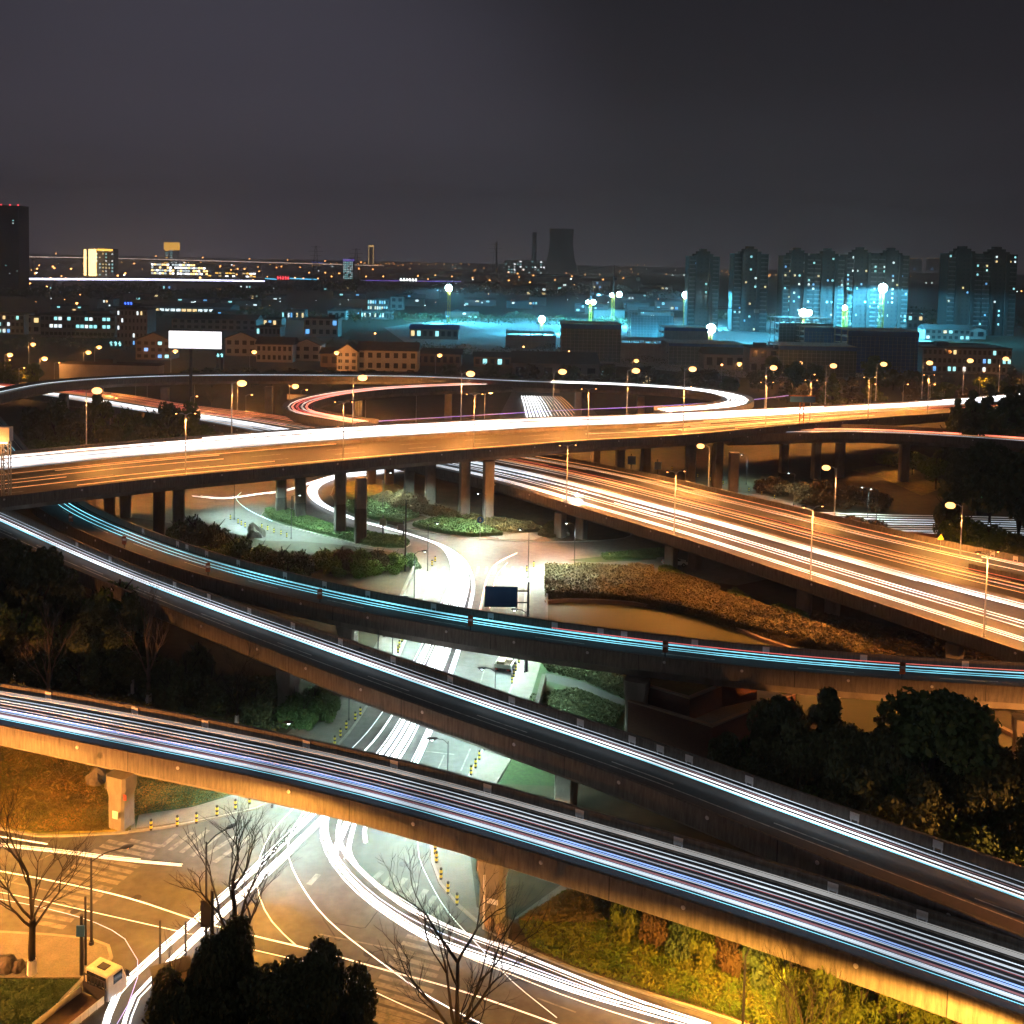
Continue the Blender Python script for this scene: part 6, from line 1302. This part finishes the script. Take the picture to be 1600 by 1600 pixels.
# bollards
bo = None
BL = [(236, 1297), (277, 1291), (307, 1286), (339, 1275), (368, 1265), (390, 1256), (563, 1118), (555, 1126), (541, 1140), (532, 1152), (523, 1164), (624, 1012), (628, 1003), (632, 996), (622, 1020), (757, 1172), (749, 1187), (743, 1200), (736, 1211), (806, 1048), (803, 1058), (800, 1068), (811, 1036), (679, 1318), (680, 1334), (682, 1348), (689, 1374), (700, 1396), (714, 1414), (675, 884), (680, 878), (823, 893), (834, 886), (855, 888), (875, 889), (921, 889), (941, 889), (962, 890), (982, 890), (1002, 892), (409, 826), (418, 829), (428, 833), (439, 836), (448, 840), (360, 812), (372, 818), (377, 821), (383, 824), (390, 827)]
BL += [(1050 + i * 20, 735 + i * 5.5) for i in range(9)]
for i, (x, y) in enumerate(sorted(BL)):
    p = P(x, y, .13)
    if bo is None:
        bo = empty('bollard', p, '', 'bollard', 'black and yellow bollards along the kerbs'); mb = MB(); mb.tube((0, 0, 0), (0, 0, .95), .12, .11, 10); mb.ball((0, 0, .95), .12, 8); mb.build('post', M_['black_paint'], bo)
        mb = MB(); mb.tube((0, 0, .2), (0, 0, .42), .13, n=10); mb.build('yellow_band', M_['yellow_paint'], bo); mb = MB(); mb.tube((0, 0, .62), (0, 0, .84), .13, n=10); mb.build('yellow_band', M_['yellow_paint'], bo); o = bo
    else: o = dup(bo)
    o.location = p; o['label'] = 'black and yellow striped bollard on the kerb, %s of all' % nth(i, len(BL))
for i, (x, y) in enumerate(((764, 1452), (781, 1462))):
    p = P(x, y, .14); mb = MB(); mb.tube((0, 0, 0), (0, 0, .25), .28, .2, 12); mb.ball((0, 0, .55), .42, 14); o = mb.build('stone_ball', M_['coping'], loc=p, smooth=True); tag(o, 'stone ball bollard in front of the orange lit pier, %s of two' % ('left' if i == 0 else 'right'), 'bollard', 'stone balls')
# notices on the piers
for v, x, y, z, m, w_, h_ in ((v_R1, 189, 1291, 1.8, 'plate_white', .6, .7), (v_R1, 204, 1291, 3.4, 'red_paint', .3, .5), (v_R1, 769, 1434, 2.2, 'plate_white', .9, .4)):
    q = P(x, y, 0); mb = MB(); mb.box((q.x, q.y - 1.35, z), (w_, .05, h_), rz=-.35); mb.build('notice', M_[m], v, local=False)
q = P(766, 1434, 0); mb = MB(); mb.tube((q.x - .5, q.y - 1.5, .1), (q.x - .5, q.y - 1.5, 4.4), .09, n=8); mb.build('drain_pipe', M_['plate_white'], v_R1, local=False)

# ------------------------------------------------------------------ painted markings on the streets
def stripes(name, segs, wd, m='road_paint', z=.014):
    o_ = P(segs[0][0], segs[0][1], 0); mb = MB()
    for x0, y0, x1, y1 in segs:
        a, b = P(x0, y0, 0), P(x1, y1, 0); d = (b - a).normalized(); n_ = Vector((-d.y, d.x, 0)) * wd / 2
        mb.add([Vector((q.x - o_.x, q.y - o_.y, z)) for q in (a - n_, b - n_, b + n_, a + n_)], [(0, 1, 2, 3)])
    o = mb.build(name, M_[m]); o.location = (o_.x, o_.y, 0); return struct(o)
A = [(670, 455, 965, 520), (630, 485, 955, 558), (580, 515, 905, 590), (535, 550, 870, 620), (490, 578, 825, 655), (450, 615, 785, 690), (415, 650, 745, 722), (380, 690, 695, 760), (345, 735, 640, 800), (310, 780, 600, 838), (280, 820, 550, 875), (250, 870, 500, 915), (220, 912, 455, 955), (190, 955, 405, 998)]
stripes('zebra_crossing', [(a / 4, 1200 + b / 4, c / 4, 1200 + d / 4) for a, b, c, d in A], .5, 'road_paint_worn')
Bz = [(810, 450, 1010, 492), (1105, 415, 1010, 492), (1205, 402, 1062, 515), (1300, 388, 1132, 530), (1400, 395, 1198, 552), (1480, 425, 1262, 560), (1560, 430, 1340, 590)]
stripes('zebra_crossing', [(a / 4, 1200 + b / 4, c / 4, 1200 + d / 4) for a, b, c, d in Bz], .45, 'road_paint_worn')
Cz = [(390, 665, 330, 730), (790, 645, 725, 705), (865, 662, 790, 750), (935, 688, 850, 790), (1005, 720, 910, 835), (1065, 760, 985, 870), (1120, 800, 1050, 900), (1170, 850, 1100, 940)]
stripes('zebra_crossing', [(400 + a / 4, 1200 + b / 4, 400 + c / 4, 1200 + d / 4) for a, b, c, d in Cz], .5, 'road_paint_worn')
Dz = [(940 - i * 28 if i < 10 else 650 + (i - 10) * 25, 1050 + i * 42, 1190 - i * 14 if i < 10 else 1060 + (i - 10) * 25, 1115 + i * 47) for i in range(15)]
stripes('zebra_crossing', [(400 + a / 4, 1200 + b / 4, 400 + c / 4, 1200 + d / 4) for a, b, c, d in Dz], .45, 'road_paint_worn')
stripes('lane_marking', [(704, 1007, 690, 1045), (758, 1042, 751, 1066), (742, 900, 738, 935), (783, 900, 782, 935), (742, 899, 840, 906), (694, 1180, 683, 1205), (665, 1174, 710, 1179), (645, 1185, 655, 1165), (600, 1300, 640, 1240), (632, 1315, 655, 1270), (720, 1205, 735, 1170)], .16, 'road_paint_worn')
stripes('lane_marking', [(680 + i * 13.5, 885, 678 + i * 13.5, 897) for i in range(11)], .5, 'road_paint_worn')
stripes('lane_marking', [(500, 1460, 700, 1500), (840, 1560, 900, 1582), (-20, 1370, 90, 1395), (0, 1392, 30, 1370), (60, 1345, 90, 1330)], .14, 'road_paint_worn')
# patches and cracks of the old asphalt
def crack(px, name='asphalt_crack'):
    rn = random.Random(int(px[0][0])); w_ = smooth([P(x, y, 0) for x, y in px], .6); o_ = w_[0].copy(); mb = MB(); w_ = [p + Vector((rn.uniform(-.12, .12), rn.uniform(-.12, .12), 0)) for p in w_]
    r = Rib([p - o_ for p in w_], [.09] * len(w_), [0] * len(w_)); extrude(mb, r, [(0, 0, .011), (0, 1, .011)], closed=False); o = mb.build(name, M_['black_paint']); o.location = o_; struct(o)
crack([(620, 1482), (585, 1488), (575, 1500), (560, 1540)]); crack([(587, 1425), (577, 1440), (570, 1450), (520, 1442)]); crack([(500, 1430), (530, 1470), (540, 1462)])
# manholes
for x, y in ((450, 1338), (630, 1350), (214, 1402), (117, 1424), (575, 1490)):
    p = P(x, y, .013); mb = MB(); mb.tube((0, 0, -.01), (0, 0, .004), .35, n=16); o = mb.build('manhole_cover', M_['dark_metal'], loc=p); struct(o)

# ------------------------------------------------------------------ vehicles
def wheel(t, x, y, r, wd=.24):
    mb = MB(); mb.tube((x, y - wd / 2, r), (x, y + wd / 2, r), r, n=18); o = mb.build('wheel', M_['rubber'], t)
    mb = MB(); mb.tube((x, y - wd / 2 - .02, r), (x, y + wd / 2 + .02, r), r * .55, n=12); mb.build('rim', M_['steel_pole'], o); return o
def bev(o, w_=.05):
    m = o.modifiers.new('bevel', 'BEVEL'); m.width = w_; m.segments = 2; m.limit_method = 'ANGLE'; return o
def truck(px, py, rz, label, L=5.6, load=False, z=0.0, s=1.0):
    t = empty('flatbed_truck', P(px, py, z), label, 'truck', None, rz); t.scale = (s, s, s)      # length along local +x = front
    W = 2.0
    mb = MB(); mb.add([(L / 2 - 1.55, sy * W / 2, zz) for sy in (-1, 1) for zz in (.55, 2.25)] + [(L / 2 - .35, -W / 2, 2.25), (L / 2 - .35, W / 2, 2.25), (L / 2, -W / 2, 1.35), (L / 2, W / 2, 1.35), (L / 2 + .05, -W / 2, .55), (L / 2 + .05, W / 2, .55)],
           [(1, 0, 8, 6, 4), (3, 5, 7, 9, 2), (0, 1, 3, 2), (1, 4, 5, 3), (4, 6, 7, 5), (6, 8, 9, 7), (0, 2, 9, 8)])
    bev(mb.build('cab', M_['truck_white'], t), .08)
    mb = MB(); mb.add([(L / 2 - .33, -.85, 2.16), (L / 2 - .33, .85, 2.16), (L / 2 + .005, .85, 1.42), (L / 2 + .005, -.85, 1.42)], [(0, 3, 2, 1)]); 
    mb.v = [(x + .035, y, z_) for x, y, z_ in mb.v]; mb.build('windscreen', M_['glass_dark'], t)
    for sy in (-1, 1):
        mb = MB(); mb.box((L / 2 - .75, sy * (W / 2 + .01), 1.78), (.7, .04, .6)); mb.build('side_window', M_['glass_dark'], t)
        mb = MB(); mb.box((L / 2 + .07, sy * .72, .82), (.08, .32, .2)); mb.build('headlight', M_['plate_white'], t)
        mb = MB(); mb.box((L / 2 - .1, sy * (W / 2 + .2), 1.7), (.08, .22, .4)); mb.tube((L / 2 - .1, sy * W / 2, 1.9), (L / 2 - .1, sy * (W / 2 + .2), 1.9), .025); mb.build('mirror', M_['dark_metal'], t)
    mb = MB(); mb.box((L / 2 - 1.57, 0, 1.78), (.05, 1.66, .66)); mb.build('rear_window', M_['glass_dark'], t)
    mb = MB(); mb.box((-.9, 0, .72), (L - 2.0, W, .14)); mb.build('load_bed', M_['truck_bed'], t)
    for sy in (-1, 1): mb = MB(); mb.box((-.9, sy * (W / 2 + .02), 1.0), (L - 2.0, .06, .46)); [mb.box((-.9 + k * .62, sy * (W / 2 + .06), 1.0), (.07, .05, .46)) for k in range(-2, 3)]; mb.build('side_board', M_['truck_white'], t)
    mb = MB(); mb.box((-L / 2 + .08, 0, 1.0), (.06, W - .1, .46)); mb.build('tailgate', M_['truck_white'], t)
    mb = MB(); mb.box((L / 2 - 1.72, 0, 1.12), (.07, W, .70))
    for k in range(7): mb.box((L / 2 - 1.72, -W / 2 + .1 + k * (W - .2) / 6, 1.72), (.05, .05, .5))
    mb.box((L / 2 - 1.72, 0, 2.0), (.06, W, .07)); mb.build('headboard', M_['dark_metal'], t)
    mb = MB(); mb.box((L / 2 - .95, 0, 2.28), (.5, .7, .06)); mb.build('roof_hatch', M_['dark_metal'], t)
    mb = MB(); mb.box((-.1, 0, .52), (L - .6, .8, .18)); mb.build('chassis', M_['dark_metal'], t)
    for x in (L / 2 - .85, -L / 2 + 1.05):
        for sy in (-1, 1): wheel(t, x, sy * (W / 2 - .18), .38)
    for sy in (-1, 1): mb = MB(); mb.box((-L / 2 + .03, sy * .75, .62), (.05, .3, .14)); mb.build('tail_light', M_['red_paint'], t)
    if load:
        mb = MB(); mb.box((-1.2, .3, 1.15), (1.6, 1.0, .7)); mb.box((-.2, -.5, 1.0), (.8, .7, .5), .3); mb.build('load', M_['coping'], t)
    return t
truck(126, 1592, 1.12, 'white flatbed truck with an empty brown bed parked at the bottom left', s=1.08)
truck(791, 1043, 1.35, 'small white loaded truck stopped in the lit street between the ramps', L=4.6, load=True)
def car(px, py, rz, label):
    t = empty('parked_car', P(px, py, 0), label, 'car', None, rz); prof = [(-2.1, .35), (-2.15, .75), (-1.95, .95), (-1.2, 1.02), (-.7, 1.42), (.5, 1.45), (1.1, .98), (1.9, .82), (2.15, .6), (2.1, .32)]
    mb = MB(); n = len(prof); vs = []
    for y, s in ((-.85, 1), (-.88, 1), (.88, 1), (.85, 1)):
        for x, z in prof: vs.append((x, y * (1 if z < 1.0 else .82), z))
    mb.add(vs[:n] + vs[-n:], [tuple(range(n)), tuple(range(2 * n - 1, n - 1, -1))] + [(k, n + k, n + (k + 1) % n, (k + 1) % n) for k in range(n)]); bev(mb.build('body', M_['car_white'], t), .08)
    for sy in (-1, 1): mb = MB(); mb.add([(-1.05, sy * .84, 1.04), (.98, sy * .84, 1.02), (.45, sy * .75, 1.38), (-.68, sy * .75, 1.36)], [(0, 1, 2, 3)]); mb.build('side_window', M_['glass_dark'], t)
    mb = MB(); mb.add([(1.1, -.68, 1.03), (1.1, .68, 1.03), (.55, .64, 1.44), (.55, -.64, 1.44)], [(0, 1, 2, 3)]); mb.build('windscreen', M_['glass_dark'], t)
    mb = MB(); mb.add([(-1.2, -.68, 1.07), (-1.2, .68, 1.07), (-.76, .64, 1.43), (-.76, -.64, 1.43)], [(0, 3, 2, 1)]); mb.build('rear_window', M_['glass_dark'], t)
    for x in (-1.35, 1.35):
        for sy in (-1, 1): wheel(t, x, sy * .8, .33, .2)
    for sy in (-1, 1): mb = MB(); mb.box((2.1, sy * .62, .66), (.1, .34, .14)); mb.build('headlight', M_['plate_white'], t); mb = MB(); mb.box((-2.1, sy * .62, .78), (.1, .3, .14)); mb.build('tail_light', M_['red_paint'], t)
    return t
car(1054, 884, .15, 'white car parked behind the pier under the expressway')
# small shelter at the bottom between the trails and the evergreens
b = P(268, 1562, 0); t = empty('bus_shelter', b, 'small dark roofed shelter with orange lit inside beside the trails', 'shelter', rz=.5); mb = MB(); mb.box((0, 0, 2.7), (3.6, 1.9, .16)); mb.build('roof', M_['roof_dark'], t); t.scale = (.75, .75, .85)
for sx in (-1, 1):
    for sy in (-1, 1): mb = MB(); mb.tube((sx * 1.6, sy * .8, 0), (sx * 1.6, sy * .8, 2.6), .05); mb.build('post', M_['dark_metal'], t)
mb = MB(); mb.box((0, .8, 1.3), (3.1, .06, 1.9)); mb.build('back_panel', M_['coping'], t); mb = MB(); mb.box((0, .45, .5), (2.6, .4, .07)); mb.build('bench', M_['rust_orange'], t)
for i, (x, y, tp) in enumerate(((134, 1510, 1436), (250, 1552, 1476), (290, 1500, 1478))):
    b = P(x, y, 0); h_ = CAM_H - (tp - hz(x)) * b.y / F; mb = MB(); mb.tube((0, 0, 0), (0, 0, h_), .1, .08, 8); o = mb.build('pole', M_['dark_metal'], loc=b); tag(o, ('plain dark pole behind the cab of the parked truck', 'plain dark pole left of the shelter', 'short dark pole above the shelter')[i], 'pole')
for i, (x, y, tp) in enumerate(((633, 893, 785),)):
    b = P(x, y, 0); h_ = CAM_H - (tp - hz(x)) * b.y / F; mb = MB(); mb.tube((0, 0, 0), (0, 0, h_), .16, .1, 8); o = mb.build('pole', M_['bark'], loc=b); tag(o, 'tall brown wooden pole beside the orange lit bushes', 'pole')
# ------------------------------------------------------------------ haze
hm = bpy.data.materials.new('haze_air'); hm.use_nodes = True; nt = hm.node_tree; nt.nodes.clear()
o_ = nt.nodes.new('ShaderNodeOutputMaterial'); pv = nt.nodes.new('ShaderNodeVolumePrincipled'); nt.links.new(pv.outputs[0], o_.inputs['Volume'])
pv.inputs['Color'].default_value = (0.92, 0.92, 0.96, 1); pv.inputs['Density'].default_value = 0.00032; pv.inputs['Anisotropy'].default_value = 0.7
TOP = 60
bpy.context.view_layer.update()
for o in C.objects:
    if o.type == 'MESH': TOP = max(TOP, max((o.matrix_world @ Vector(c)).z for c in o.bound_box))
print('highest', TOP)
TOP += 4
mb = MB(); mb.box((0, 3200, (TOP - 1.5) / 2), (9000, 6600, TOP + 1.5)); hz_o = mb.build('haze', hm); hz_o['kind'] = 'stuff'
